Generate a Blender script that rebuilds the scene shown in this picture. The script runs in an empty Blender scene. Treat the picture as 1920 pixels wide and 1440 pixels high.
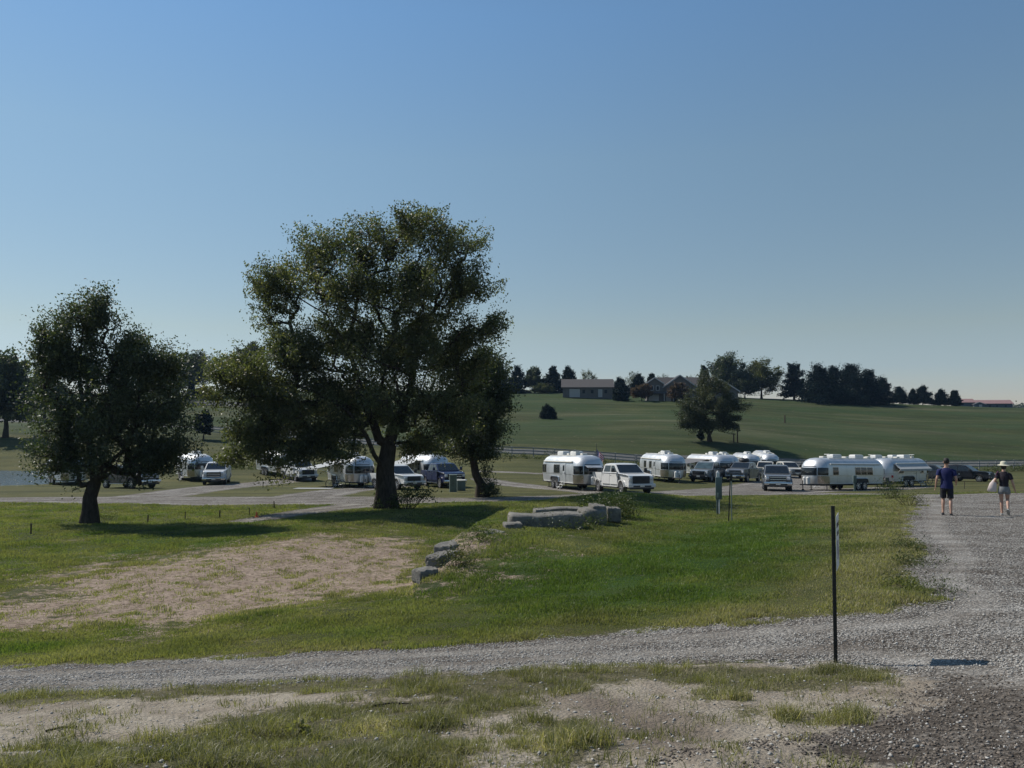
import bpy, bmesh, math, random
import numpy as np
from mathutils import Vector, Matrix

R = math.radians
rng = np.random.default_rng(7)
random.seed(7)
scene = bpy.context.scene
COL = scene.collection

# ------------------------------------------------------------------ camera, sky, sun, exposure
FPX = 1400.0                       # focal length in photo pixels (1920 wide)
CAM_Z = 1.65
PITCH = math.atan(45.0 / FPX)
cam_d = bpy.data.cameras.new('camera'); cam = bpy.data.objects.new('camera', cam_d); COL.objects.link(cam)
cam_d.sensor_width = 36.0; cam_d.lens = 36.0 * FPX / 1920.0
cam_d.clip_start = 0.1; cam_d.clip_end = 6000
cam.location = (0, 0, CAM_Z); cam.rotation_euler = (R(90) + PITCH, 0, 0)
scene.camera = cam

SUN_EL = R(45); SUN_DIR2 = (-0.86, 0.51)      # horizontal direction towards the sun
n_ = math.hypot(*SUN_DIR2); sx, sy = SUN_DIR2[0]/n_, SUN_DIR2[1]/n_
sun_vec = Vector((sx*math.cos(SUN_EL), sy*math.cos(SUN_EL), math.sin(SUN_EL)))
world = bpy.data.worlds.new('World'); scene.world = world; world.use_nodes = True
wn = world.node_tree.nodes; wl = world.node_tree.links
bg = wn['Background']
sky = wn.new('ShaderNodeTexSky'); sky.sky_type = 'NISHITA'; sky.sun_disc = False
sky.sun_elevation = SUN_EL
sky.sun_rotation = math.atan2(sun_vec.x, sun_vec.y)
sky.altitude = 250; sky.air_density = 1.0; sky.dust_density = 0.05; sky.ozone_density = 4.5
hs = wn.new('ShaderNodeMix'); hs.data_type = 'RGBA'; hs.blend_type = 'MULTIPLY'; hs.inputs[0].default_value = 1.0;                                 # late summer haze: the air greys and dims towards the horizon
tcw = wn.new('ShaderNodeTexCoord'); spw = wn.new('ShaderNodeSeparateXYZ'); rp = wn.new('ShaderNodeValToRGB')
wl.new(tcw.outputs['Generated'], spw.inputs[0]); wl.new(spw.outputs[2], rp.inputs[0]); wl.new(rp.outputs[0], hs.inputs[7])
el_ = rp.color_ramp.elements; el_[0].position = 0.0; el_[0].color = (.58,.56,.61,1); el_[1].position = 1.0; el_[1].color = (.92,1.0,.915,1)
for ps_, c_ in ((.05,(.60,.575,.60,1)),(.10,(.745,.63,.52,1)),(.316,(.96,.90,.725,1)),(.47,(.92,1.0,.915,1))): e_ = el_.new(ps_); e_.color = c_
wl.new(sky.outputs[0], hs.inputs[6]); wl.new(hs.outputs[2], bg.inputs[0]); bg.inputs[1].default_value = 0.131
sun_d = bpy.data.lights.new('sun', 'SUN'); sun_d.energy = 5.0; sun_d.angle = R(0.53); sun_d.color = (1.0, 0.94, 0.85)
sun = bpy.data.objects.new('sun', sun_d); COL.objects.link(sun)
sun.rotation_euler = sun_vec.to_track_quat('Z', 'Y').to_euler(); sun.location = (-30, 20, 60)
scene.view_settings.view_transform = 'Standard'; scene.view_settings.look = 'None'
scene.view_settings.exposure = 0.0; scene.view_settings.gamma = 1.0
scene.render.resolution_x = 1024; scene.render.resolution_y = 768
scene.cycles.max_bounces = 6; scene.cycles.transparent_max_bounces = 8
scene.cycles.volume_bounces = 0

# ------------------------------------------------------------------ object helpers
def link(o, parent=None):
    COL.objects.link(o)
    if parent is not None: o.parent = parent
    return o
def tag(o, label=None, cat=None, group=None, kind=None):
    if label: o['label'] = label
    if cat: o['category'] = cat
    if group: o['group'] = group
    if kind: o['kind'] = kind
    return o
def empty(name, loc=(0,0,0), rz=0.0):
    o = bpy.data.objects.new(name, None); link(o); o.location = loc; o.rotation_euler = (0,0,rz); o.empty_display_size = 0.3
    return o
def copy_tree(o, parent=None):
    c = o.copy(); COL.objects.link(c); c.parent = parent
    for ch in list(o.children): copy_tree(ch, c)
    return c

class MB:
    """collects vertices and faces, then links them as one mesh object"""
    def __init__(s): s.v = []; s.f = []
    def add(s, vs, fs, M=None):
        o = len(s.v)
        for p in vs:
            s.v.append(tuple(M @ Vector(p)) if M is not None else tuple(p))
        for f in fs: s.f.append([i+o for i in f])
        return s
    def box(s, c, d, bev=0.0, rz=0.0, ry=0.0, rx=0.0):
        M = Matrix.Translation(c) @ Matrix.Rotation(rz,4,'Z') @ Matrix.Rotation(ry,4,'Y') @ Matrix.Rotation(rx,4,'X')
        bm = bmesh.new(); bmesh.ops.create_cube(bm, size=1.0)
        for v in bm.verts: v.co = Vector((v.co.x*d[0], v.co.y*d[1], v.co.z*d[2]))
        if bev > 0: bmesh.ops.bevel(bm, geom=list(bm.edges), offset=bev, segments=2, profile=0.6, affect='EDGES')
        s.add([v.co for v in bm.verts], [[v.index for v in f.verts] for f in bm.faces], M) if not bm.verts.index_update() else None
        bm.free(); return s
    def cyl(s, p0, p1, r0, r1=None, n=12, caps=True):
        r1 = r0 if r1 is None else r1
        p0 = Vector(p0); p1 = Vector(p1); d = p1-p0
        q = d.to_track_quat('Z','Y'); vs=[]
        for p, r in ((p0,r0),(p1,r1)):
            for i in range(n):
                a = 2*math.pi*i/n; vs.append(p + q @ Vector((r*math.cos(a), r*math.sin(a), 0)))
        fs = [[i,(i+1)%n,n+(i+1)%n,n+i] for i in range(n)]
        if caps: fs += [list(range(n))[::-1], list(range(n,2*n))]
        return s.add(vs, fs)
    def tube(s, pts, r, n=6):
        for a, b in zip(pts[:-1], pts[1:]): s.cyl(a, b, r, r, n)
        return s
    def prism(s, poly, y0, y1, inset=0.0, M=None, plane='xz'):
        n = len(poly); vs=[]
        for y in (y0, y1):
            for (x, z) in poly: vs.append((x,y,z) if plane=='xz' else ((x,z,y) if plane=='xy' else (y,x,z)))
        fs = [list(range(n)), list(range(n,2*n))[::-1]] + [[i, n+i, n+(i+1)%n, (i+1)%n] for i in range(n)]
        return s.add(vs, fs, M)
    def loft(s, rings, close=True, cap=True):
        n = len(rings[0]); o=[]
        vs = [p for r in rings for p in r]; fs=[]
        for k in range(len(rings)-1):
            for i in range(n if close else n-1):
                j=(i+1)%n; fs.append([k*n+i, k*n+j, (k+1)*n+j, (k+1)*n+i])
        if cap: fs += [list(range(n))[::-1], [ (len(rings)-1)*n+i for i in range(n)]]
        return s.add(vs, fs)
    def build(s, name, mat, parent=None, smooth=None, bevel=None):
        me = bpy.data.meshes.new(name); me.from_pydata(s.v, [], s.f); me.validate()
        bm = bmesh.new(); bm.from_mesh(me); bmesh.ops.recalc_face_normals(bm, faces=bm.faces)
        if bevel:
            es = [e for e in bm.edges if len(e.link_faces)==2 and e.calc_face_angle(0) > 0.5]
            bmesh.ops.bevel(bm, geom=es, offset=bevel, segments=2, profile=0.6, affect='EDGES', clamp_overlap=True)
        bm.to_mesh(me); bm.free()
        if smooth:
            me.shade_smooth(); me.set_sharp_from_angle(angle=R(smooth))
        me.materials.append(mat)
        return link(bpy.data.objects.new(name, me), parent)

def mesh_np(name, V, F, mat, parent=None, attrs=None, smooth=False, matid=None):
    V = np.asarray(V, np.float32); F = np.asarray(F, np.int32); k = F.shape[1]
    me = bpy.data.meshes.new(name)
    me.vertices.add(len(V)); me.vertices.foreach_set('co', V.ravel())
    me.loops.add(F.size); me.loops.foreach_set('vertex_index', F.ravel())
    me.polygons.add(len(F)); me.polygons.foreach_set('loop_start', np.arange(0, F.size, k, dtype=np.int32))
    me.polygons.foreach_set('loop_total', np.full(len(F), k, np.int32))
    me.update(calc_edges=True)
    if smooth: me.shade_smooth()
    for m in (mat if isinstance(mat,(list,tuple)) else [mat]): me.materials.append(m)
    for an, arr in (attrs or {}).items():
        if arr.ndim == 1:
            a = me.attributes.new(an, 'FLOAT', 'POINT'); a.data.foreach_set('value', arr.astype(np.float32))
        else:
            a = me.attributes.new(an, 'FLOAT_COLOR', 'POINT'); a.data.foreach_set('color', arr.astype(np.float32).ravel())
    return link(bpy.data.objects.new(name, me), parent)

# ------------------------------------------------------------------ materials
def new_mat(name):
    m = bpy.data.materials.new(name); m.use_nodes = True
    nt = m.node_tree; b = nt.nodes['Principled BSDF']; return m, nt, b
def nd(nt, t, **kw):
    n = nt.nodes.new(t)
    for k, v in kw.items(): setattr(n, k, v)
    return n
def mathn(nt, op, a, b=None, clamp=False):
    n = nd(nt, 'ShaderNodeMath', operation=op); n.use_clamp = clamp
    for i, x in enumerate((a, b)):
        if x is None: continue
        if isinstance(x, (int, float)): n.inputs[i].default_value = x
        else: nt.links.new(x, n.inputs[i])
    return n.outputs[0]
def mixc(nt, f, a, b, blend='MIX'):
    n = nd(nt, 'ShaderNodeMix', data_type='RGBA', blend_type=blend)
    for s, x in ((n.inputs[0], f), (n.inputs[6], a), (n.inputs[7], b)):
        if isinstance(x, (int, float)): s.default_value = x
        elif isinstance(x, tuple): s.default_value = (*x[:3], 1)
        else: nt.links.new(x, s)
    return n.outputs[2]
def maprange(nt, x, a, b, c=0.0, d=1.0):
    n = nd(nt, 'ShaderNodeMapRange'); nt.links.new(x, n.inputs[0])
    for i, v in enumerate((a,b,c,d)): n.inputs[i+1].default_value = v
    return n.outputs[0]
def coords(nt, scale=(1,1,1), kind='Object'):
    tc = nd(nt, 'ShaderNodeTexCoord'); mp = nd(nt, 'ShaderNodeMapping'); mp.inputs['Scale'].default_value = scale
    nt.links.new(tc.outputs[kind], mp.inputs[0]); return mp.outputs[0]
def noise(nt, vec, scale, detail=4, rough=0.55, dist=0.0):
    n = nd(nt, 'ShaderNodeTexNoise'); n.inputs['Scale'].default_value = scale; n.inputs['Detail'].default_value = detail
    n.inputs['Roughness'].default_value = rough; n.inputs['Distortion'].default_value = dist
    nt.links.new(vec, n.inputs['Vector']); return n.outputs['Fac']
def bump(nt, b, h, strength=0.3, dist=0.02):
    n = nd(nt, 'ShaderNodeBump'); n.inputs['Strength'].default_value = strength; n.inputs['Distance'].default_value = dist
    nt.links.new(h, n.inputs['Height']); nt.links.new(n.outputs[0], b.inputs['Normal'])
def simple(name, col, rough=0.6, metal=0.0, var=0.15, scale=8.0, spec=0.5, bmp=0.0, coat=0.0, streak=False):
    m, nt, b = new_mat(name)
    v = coords(nt, (1,1,0.25) if streak else (1,1,1))
    f = noise(nt, v, scale, 5)
    c = mixc(nt, maprange(nt, f, 0.3, 0.7), tuple(x*(1-var) for x in col), tuple(min(1,x*(1+var)) for x in col))
    nt.links.new(c, b.inputs['Base Color'])
    b.inputs['Roughness'].default_value = rough; b.inputs['Metallic'].default_value = metal
    b.inputs['Specular IOR Level'].default_value = spec; b.inputs['Coat Weight'].default_value = coat
    nt.links.new(maprange(nt, noise(nt, v, scale*0.6, 3), 0.3, 0.7, max(0,rough-0.06), min(1,rough+0.08)), b.inputs['Roughness'])
    if bmp: bump(nt, b, f, bmp, 0.02)
    return m

M = {}
def alu():
    m, nt, b = new_mat('brushed_aluminium')
    v = coords(nt, (1,1,1)); f = noise(nt, v, 1.3, 4)
    # riveted panel seams every 1.2 m along the shell
    sx_ = nd(nt,'ShaderNodeSeparateXYZ'); nt.links.new(v, sx_.inputs[0])
    w = mathn(nt,'PINGPONG', sx_.outputs[0], 0.6); seam = mathn(nt,'LESS_THAN', w, 0.012)
    wz = mathn(nt,'ABSOLUTE', mathn(nt,'SUBTRACT', sx_.outputs[2], 1.22)); seam2 = mathn(nt,'LESS_THAN', wz, 0.012)
    seam = mathn(nt,'MAXIMUM', seam, seam2)
    c = mixc(nt, maprange(nt, f, .3,.7), (0.50,0.52,0.53), (0.62,0.63,0.64))
    c = mixc(nt, mathn(nt,'MULTIPLY',seam,0.55), c, (0.2,0.2,0.21))
    nt.links.new(c, b.inputs['Base Color']); b.inputs['Metallic'].default_value = 0.72
    nt.links.new(maprange(nt, f, .3,.7, .40,.52), b.inputs['Roughness'])
    bump(nt, b, noise(nt, v, 2.2, 2), 0.25, 0.03)
    return m
M['alu'] = alu()
M['winglass'] = simple('house_window_glass', (0.02,0.024,0.03), 0.35, 0, 0.3, 1, spec=0.15)
M['alu_dark'] = simple('stainless_guard', (0.42,0.38,0.34), 0.28, 0.85, 0.15, 3)
M['glass'] = simple('tinted_glass', (0.012,0.015,0.018), 0.08, 0.0, 0.2, 2, spec=0.6)
M['glass_light'] = simple('clear_windscreen', (0.05,0.075,0.08), 0.06, 0.0, 0.4, 1.5, spec=0.9)
M['rubber'] = simple('tyre_rubber', (0.018,0.018,0.02), 0.85, 0, 0.3, 20)
M['rim'] = simple('alloy_rim', (0.5,0.5,0.52), 0.35, 0.8, 0.1, 6)
M['white_pl'] = simple('white_plastic', (0.60,0.60,0.58), 0.55, 0, 0.06, 5)
M['cream_pl'] = simple('aged_plastic', (0.60,0.58,0.52), 0.55, 0, 0.12, 5)
M['black_pl'] = simple('black_plastic', (0.02,0.02,0.022), 0.55, 0, 0.25, 9)
M['dark_frame'] = simple('chassis_steel', (0.03,0.03,0.032), 0.7, 0.2, 0.3, 9)
M['chrome'] = simple('chrome_trim', (0.62,0.62,0.63), 0.15, 1.0, 0.05, 4)
M['lamp'] = simple('lamp_lens', (0.55,0.57,0.6), 0.12, 0.2, 0.2, 20)
M['redlamp'] = simple('red_lens', (0.35,0.02,0.02), 0.25, 0, 0.2, 12)
for k, c in dict(white=(0.56,0.56,0.55), silver=(0.20,0.21,0.215), grey=(0.16,0.17,0.18), pewter=(0.15,0.155,0.16),
                 darkgrey=(0.055,0.06,0.065), black=(0.012,0.013,0.017), navy=(0.014,0.02,0.06), cream=(0.50,0.47,0.41)).items():
    M['paint_'+k] = simple('paint_'+k, c, 0.3, 0.25 if k in ('silver','grey','pewter') else 0.0, 0.05, 1.2, coat=0.15 if k in ('black','navy','darkgrey') else 0.5, spec=0.3)
M['skin'] = simple('skin', (0.42,0.25,0.18), 0.55, 0, 0.08, 12)
M['awning'] = simple('awning_canvas', (0.11,0.11,0.115), 0.9, 0, 0.15, 6)
M['awning_w'] = simple('pale_awning_canvas', (0.36,0.37,0.37), 0.9, 0, 0.1, 6)
M['steel_post'] = simple('black_painted_steel', (0.012,0.014,0.013), 0.6, 0.1, 0.4, 14)
M['fence'] = simple('white_vinyl', (0.20,0.205,0.205), 0.75, 0, 0.12, 2)
M['stake'] = simple('weathered_stake', (0.07,0.05,0.035), 0.9, 0, 0.3, 12)
M['orange'] = simple('orange_plastic', (0.6,0.12,0.03), 0.6, 0, 0.15, 10)
M['pedestal'] = simple('green_grey_steel', (0.10,0.135,0.13), 0.45, 0.1, 0.12, 5, streak=True)
M['util_green'] = simple('utility_green', (0.13,0.17,0.155), 0.6, 0, 0.15, 6)

def bark_mat():
    m, nt, b = new_mat('tree_bark'); v = coords(nt, (1,1,0.3))
    f = noise(nt, v, 9, 6, 0.65); c = mixc(nt, maprange(nt,f,.3,.7), (0.025,0.02,0.016), (0.075,0.062,0.05))
    nt.links.new(c, b.inputs['Base Color']); b.inputs['Roughness'].default_value=0.95; b.inputs['Specular IOR Level'].default_value=0.15
    bump(nt, b, f, 0.8, 0.04); return m
M['bark'] = bark_mat()
def leaf_mat(name, ca, cb, cc, trans=0.35, spec=0.3):
    m, nt, b = new_mat(name)
    at = nd(nt,'ShaderNodeAttribute', attribute_name='tint')
    c = mixc(nt, maprange(nt, at.outputs['Fac'], 0.0, 0.6), ca, cb)
    c = mixc(nt, maprange(nt, at.outputs['Fac'], 0.72, 1.0), c, cc)
    c2 = mixc(nt, maprange(nt, noise(nt, coords(nt), 0.7, 3), .35,.65), (0.8,0.8,0.8), (1.15,1.15,1.1))
    c = mixc(nt, 1.0, c, c2, 'MULTIPLY')
    nt.links.new(c, b.inputs['Base Color']); b.inputs['Roughness'].default_value = 0.5; b.inputs['Specular IOR Level'].default_value = spec
    tr = nd(nt,'ShaderNodeBsdfTranslucent'); nt.links.new(mixc(nt, 1.0, c, (1.35,1.5,0.65), 'MULTIPLY'), tr.inputs[0])
    mx = nd(nt,'ShaderNodeMixShader'); mx.inputs[0].default_value = trans
    nt.links.new(b.outputs[0], mx.inputs[1]); nt.links.new(tr.outputs[0], mx.inputs[2])
    nt.links.new(mx.outputs[0], nt.nodes['Material Output'].inputs[0])
    return m
M['leaf_big'] = leaf_mat('elm_leaves', (0.048,0.060,0.028), (0.115,0.125,0.058), (0.32,0.28,0.15), 0.42, 0.55)
M['leaf_dark'] = leaf_mat('dark_leaves', (0.032,0.046,0.026), (0.07,0.085,0.045), (0.20,0.19,0.10), 0.36, 0.5)
M['leaf_grey'] = leaf_mat('greyish_leaves', (0.04,0.048,0.026), (0.07,0.078,0.042), (0.11,0.10,0.055), 0.25, 0.2)
M['leaf_autumn'] = leaf_mat('reddish_leaves', (0.07,0.05,0.035), (0.10,0.06,0.045), (0.14,0.08,0.05), 0.3)
M['leaf_yellow'] = leaf_mat('yellowing_leaves', (0.05,0.06,0.022), (0.085,0.09,0.03), (0.18,0.15,0.05), 0.35)
M['needle'] = leaf_mat('evergreen_needles', (0.006,0.014,0.014), (0.012,0.024,0.020), (0.024,0.035,0.024), 0.05, 0.05)
M['weed'] = leaf_mat('weed_leaves', (0.045,0.065,0.02), (0.07,0.09,0.03), (0.14,0.13,0.06), 0.3)
M['blade'] = leaf_mat('grass_blades', (0.095,0.145,0.034), (0.20,0.20,0.09), (0.29,0.26,0.16), 0.42, 0.3)
M['tuft'] = leaf_mat('coarse_grass_blades', (0.125,0.125,0.055), (0.23,0.215,0.11), (0.46,0.39,0.27), 0.38, 0.4)

# ------------------------------------------------------------------ terrain height
# for azimuth columns given as photo column u: (distance Y, photo row v at which that ground is seen)
HOR = 765.0
COLS = {
 0:   [(4.2,1440),(8.5,1300),(11.2,1252),(15,1175),(20,1090),(27,1020),(34,978),(48,936),(60,920),(69,913),(76,908),(84,894),(92,876),(100,850),(120,802),(150,785),(190,757),(230,745),(300,740),(420,748),(900,762),(3000,768)],
 400: [(4.2,1440),(8.5,1288),(11.3,1235),(14.5,1175),(20,1085),(27,1015),(34,980),(48,936),(60,915),(70,906),(80,893),(100,862),(120,826),(135,806),(150,795),(190,754),(230,740),(300,735),(420,742),(900,760),(3000,768)],
 725: [(4.2,1440),(8.6,1265),(11.4,1214),(14.5,1145),(19,1072),(25,1018),(32,982),(40,951),(50,926),(65,912),(75,900),(90,881),(100,865),(107,851),(130,822),(160,790),(200,755),(230,740),(300,733),(420,740),(900,760),(3000,768)],
 1000:[(4.2,1440),(8.8,1246),(11.4,1200),(14,1122),(18,1062),(25,1000),(33,966),(42,944),(53,922),(62,912),(75,893),(90,873),(104,855),(120,832),(140,805),(165,785),(190,762),(215,743),(240,738),(300,733),(420,740),(900,760),(3000,768)],
 1300:[(4.2,1440),(8.7,1244),(11.3,1176),(14,1098),(18,1034),(25,984),(35,949),(44,932),(53,922),(65,909),(75,900),(90,892),(104,884),(112,872),(120,842),(129,815),(150,793),(180,772),(215,752),(240,745),(300,742),(420,748),(900,762),(3000,768)],
 1600:[(4.2,1440),(8.5,1245),(11,1150),(15,1042),(20,986),(28,949),(38,931),(50,924),(63,919),(75,908),(90,898),(108,889),(118,874),(130,848),(150,817),(190,785),(230,758),(255,754),(300,756),(420,763),(900,765),(3000,768)],
 1920:[(4.2,1440),(6,1310),(8.5,1215),(11,1132),(16,1030),(24,966),(33,933),(42,922),(55,919),(70,908),(83,901),(108,890),(120,876),(140,850),(170,815),(210,782),(260,766),(300,767),(420,770),(900,768),(3000,768)],
}
us = sorted(COLS)
LY = np.linspace(math.log(3.5), math.log(3000+5), 420)
prof = []
for u in us:
    Y = np.array([0.0]+[a for a,_ in COLS[u]]); Z = np.array([-1.65]+[-(v-HOR)/FPX*a for a,v in COLS[u]])
    prof.append(np.interp(LY, np.log(Y+5), Z, left=-1.5))
prof = np.array(prof)
UU = np.linspace(-500, 2400, 117)
TAB = np.array([np.interp(UU, us, prof[:,k]) for k in range(prof.shape[1])]).T      # [u, y]
def blur(a, axis, k, n):
    w = np.exp(-0.5*(np.arange(-n, n+1)/k)**2); w /= w.sum()
    pad = [(0,0)]*a.ndim; pad[axis] = (n, n); ap = np.pad(a, pad, mode='edge'); out = np.zeros_like(a)
    for i, x in enumerate(w):
        sl = [slice(None)]*a.ndim; sl[axis] = slice(i, i+a.shape[axis]); out += x*ap[tuple(sl)]
    return out
TAB = blur(blur(TAB, 0, 3.0, 8), 1, 1.8, 6)
prs = np.random.default_rng(3)
def waves(n, lmin, lmax, ax=1.0):
    L = np.exp(prs.uniform(math.log(lmin), math.log(lmax), n)); a = prs.uniform(0, math.pi*2, n)
    return np.cos(a)/L*ax*2*math.pi, np.sin(a)/L*2*math.pi, prs.uniform(0,6.28,n), L/lmax
W_HILL = waves(22, 8, 45, 0.28); W_NEAR = waves(40, 0.35, 2.2); W_MID = waves(24, 2.5, 12)
def wsum(W, x, y):
    s = np.zeros_like(x)
    for kx, ky, p, am in zip(*W): s += am*np.sin(kx*x+ky*y+p)
    return s/math.sqrt(len(W[0]))
def hraw(x, y):
    x = np.asarray(x, float); y = np.asarray(y, float)
    u = np.clip(960+FPX*x/np.maximum(y, 6.0), UU[0], UU[-1]-1e-3)
    ly = np.clip(np.log(np.maximum(y,-1.4)+5), LY[0], LY[-1]-1e-6)
    fu = (u-UU[0])/(UU[1]-UU[0]); fy = (ly-LY[0])/(LY[1]-LY[0])
    iu = np.clip(fu.astype(int),0,len(UU)-2); iy = np.clip(fy.astype(int),0,len(LY)-2); fu-=iu; fy-=iy
    z = (TAB[iu,iy]*(1-fu)+TAB[iu+1,iy]*fu)*(1-fy)+(TAB[iu,iy+1]*(1-fu)+TAB[iu+1,iy+1]*fu)*fy
    far = np.clip((y-112)/40,0,1)*np.clip((600-y)/200,0,1); near = np.clip((9.5-y)/3,0,1); mid = np.clip((y-11)/6,0,1)*np.clip((60-y)/20,0,1)
    return z+CAM_Z + far*0.6*wsum(W_HILL,x,y) + near*0.045*wsum(W_NEAR,x,y) + mid*0.05*wsum(W_MID,x,y) + 0.008*np.clip((14-y)/5,0,1)*wsum(W_NEAR,x*2.1,y*2.1)
# the retaining wall line: ground left of it is lower
WALL = None
def seg_dist(px, py, pts):
    """signed distance (left of the polyline positive) to an open polyline"""
    best = np.full(px.shape, 1e9); sg = np.ones(px.shape)
    for (x0,y0),(x1,y1) in zip(pts[:-1], pts[1:]):
        dx, dy = x1-x0, y1-y0; t = np.clip(((px-x0)*dx+(py-y0)*dy)/(dx*dx+dy*dy),0,1)
        d = np.hypot(px-x0-t*dx, py-y0-t*dy); s = np.sign(dx*(py-y0)-dy*(px-x0))
        m = d < best; best = np.where(m, d, best); sg = np.where(m, s, sg)
    return best*sg
def H(x, y):
    x = np.asarray(x, float); y = np.asarray(y, float); z = hraw(x, y)
    if WALL is not None:
        d = seg_dist(x, y, WALL)
        yy = np.clip((y-WALL[0][1]+2)/5,0,1)*np.clip((WALL[-1][1]+3-y)/5,0,1)
        z = z - 0.45*yy*np.clip((d+0.1)/0.5,0,1)*np.clip((7-d)/5,0,1) + 0.72*yy*np.clip((-d+0.5)/0.9,0,1)*np.clip((d+7)/6,0,1)
    return z
def ray(u, v):
    xn = (u-960)/FPX; up = -(v-720)/FPX
    d = np.array([xn, math.cos(PITCH)-up*math.sin(PITCH), math.sin(PITCH)+up*math.cos(PITCH)])
    return d/d[1]
def hit(u, v, ymax=500):
    d = ray(u, v); Y = np.exp(np.linspace(math.log(2.5), math.log(ymax), 1500))
    z = CAM_Z + d[2]*Y; g = H(d[0]*Y, Y); b = np.nonzero(z <= g)[0]
    k = b[0] if len(b) else len(Y)-1
    return (d[0]*Y[k], Y[k])
def at(u, Y):
    x = (u-960)/FPX*Y; return Vector((x, Y, float(H(np.array([x]), np.array([Y]))[0])))
def row_of(p):     # photo row of a world point, for checks
    return 765 - (p[2]-CAM_Z)/p[1]*FPX
def gz(x, y): return float(H(np.array([x]), np.array([y]))[0])

WALLP = [hit(u,v) for u,v in ((800,1092),(835,1052),(870,1028),(950,985),(1010,968),(1090,957),(1170,948))]
WALL = WALLP

def poly_sd(px, py, poly):
    """signed distance to a closed polygon, inside positive"""
    best = np.full(px.shape, 1e9); ins = np.zeros(px.shape, bool); n = len(poly)
    for i in range(n):
        x0,y0 = poly[i]; x1,y1 = poly[(i+1)%n]; dx, dy = x1-x0, y1-y0
        t = np.clip(((px-x0)*dx+(py-y0)*dy)/(dx*dx+dy*dy+1e-9),0,1)
        best = np.minimum(best, np.hypot(px-x0-t*dx, py-y0-t*dy))
        c = ((y0 > py) != (y1 > py)); ins ^= c & (px < dx*(py-y0)/(dy if abs(dy)>1e-9 else 1e-9)+x0)
    return np.where(ins, best, -best)
def band_sd(px, py, pts):
    """pts: (x, y, width); inside positive"""
    best = np.full(px.shape, -1e9)
    for (x0,y0,w0),(x1,y1,w1) in zip(pts[:-1], pts[1:]):
        dx, dy = x1-x0, y1-y0; t = np.clip(((px-x0)*dx+(py-y0)*dy)/(dx*dx+dy*dy),0,1)
        d = (w0+(w1-w0)*t)/2 - np.hypot(px-x0-t*dx, py-y0-t*dy); best = np.maximum(best, d)
    return best
def UY(l): return [((u-960)/FPX*Y, Y, w) for u, Y, w in l]
def PX(l): return [hit(u, v) for u, v in l]

NEAR_ROAD = PX([(-900,1330),(-300,1285),(0,1250),(400,1232),(800,1212),(1200,1182),(1400,1165),(1566,1153),(1660,1147),(1722,1132),(1735,1112),(1690,1085),(1700,1062),(1728,1042),(1712,1015),(1695,992),(1700,968),(1715,948)]) \
  + [((1700-960)/FPX*38,38),((1800-960)/FPX*40,40),((2600-960)/FPX*40,40),(20,20),(12,6),(9,3),(4.5,2.6)] \
  + PX([(1640,1438),(1500,1412),(1560,1360),(1690,1330),(1720,1290),(1660,1258),(1566,1244),(1300,1246),(1000,1252),(800,1268),(400,1287),(0,1302),(-400,1330),(-900,1400)])
BANDS = [UY(l) for l in (
 [(-400,47,4),(0,49,4.4),(250,48,6),(420,47,6),(560,46.5,6),(700,45,6),(830,45.5,4),(960,46,3.5),(1080,48,4),(1160,50,5),(1250,50.5,7),(1340,51,9),(1430,52,7),(1530,50,5),(1650,45,4.5),(1760,40,4.5),(1900,39,5),(2500,39,5)],
 [(700,43,3),(600,39.5,2.6),(530,37,2.2),(465,34.8,1.6)],
 [(250,49,5),(330,55,5),(430,65,5),(520,72,4.5),(560,76,4)],
 [(560,48,5),(640,57,4),(700,62,4),(740,66,4)],
 [(1180,50,5),(1080,57,3.6),(1000,62,3),(940,67,3),(900,74,2)],
 [(1010,80,1.6),(900,84,1.8)],
 [(1330,52,8),(1420,58,8),(1460,66,8),(1490,80,7),(1480,95,6)],
 [(1430,54,7),(1520,60,5),(1640,64,5),(1700,68,4)],
)]
FAR_ROAD = [UY(l) for l in ([(-200,150,6),(100,146,6),(400,140,6),(700,122,5.5),(960,111,5.5),(1190,112,5.5),(1500,117,5),(1920,124,5),(2500,128,5)],
                            [(150,200,6),(330,191,7),(420,188,7),(620,184,6)])]
DIRT = [PX([(0,1115),(120,1085),(200,1062),(330,1047),(420,1032),(500,1015),(640,1005),(760,1010),(850,1018),(868,1028),(835,1055),(800,1085),(700,1112),(600,1130),(450,1153),(300,1163),(120,1177),(-250,1190),(-250,1125)])]
POND = [((u-960)/FPX*Y, Y) for u, Y in ((-900,69.5),(-200,70.5),(0,71.5),(90,73),(150,76),(185,81),(150,86),(60,88.5),(-100,89),(-900,90))]
POND_Z = -7.42 + CAM_Z
LUSH = PX([(820,1075),(950,1040),(1150,1030),(1300,985),(1500,960),(1560,1000),(1480,1060),(1400,1120),(1150,1160),(950,1140),(840,1110)])
LUSH2 = PX([(100,1050),(220,1010),(420,990),(560,990),(480,1010),(300,1042)])
DRYP = PX([(1500,955),(1600,935),(1700,935),(1745,1110),(1640,1150),(1380,1170),(1150,1190),(1300,1140),(1440,1060)])
SOIL = PX([(1010,1310),(1120,1300),(1250,1330),(1330,1370),(1340,1400),(1230,1415),(1130,1405),(1080,1350)])
MUD = PX([(1230,1440),(1290,1405),(1450,1395),(1560,1350),(1650,1310),(1720,1270),(1800,1265),(2000,1290),(2100,1440),(1500,1440)])
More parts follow.
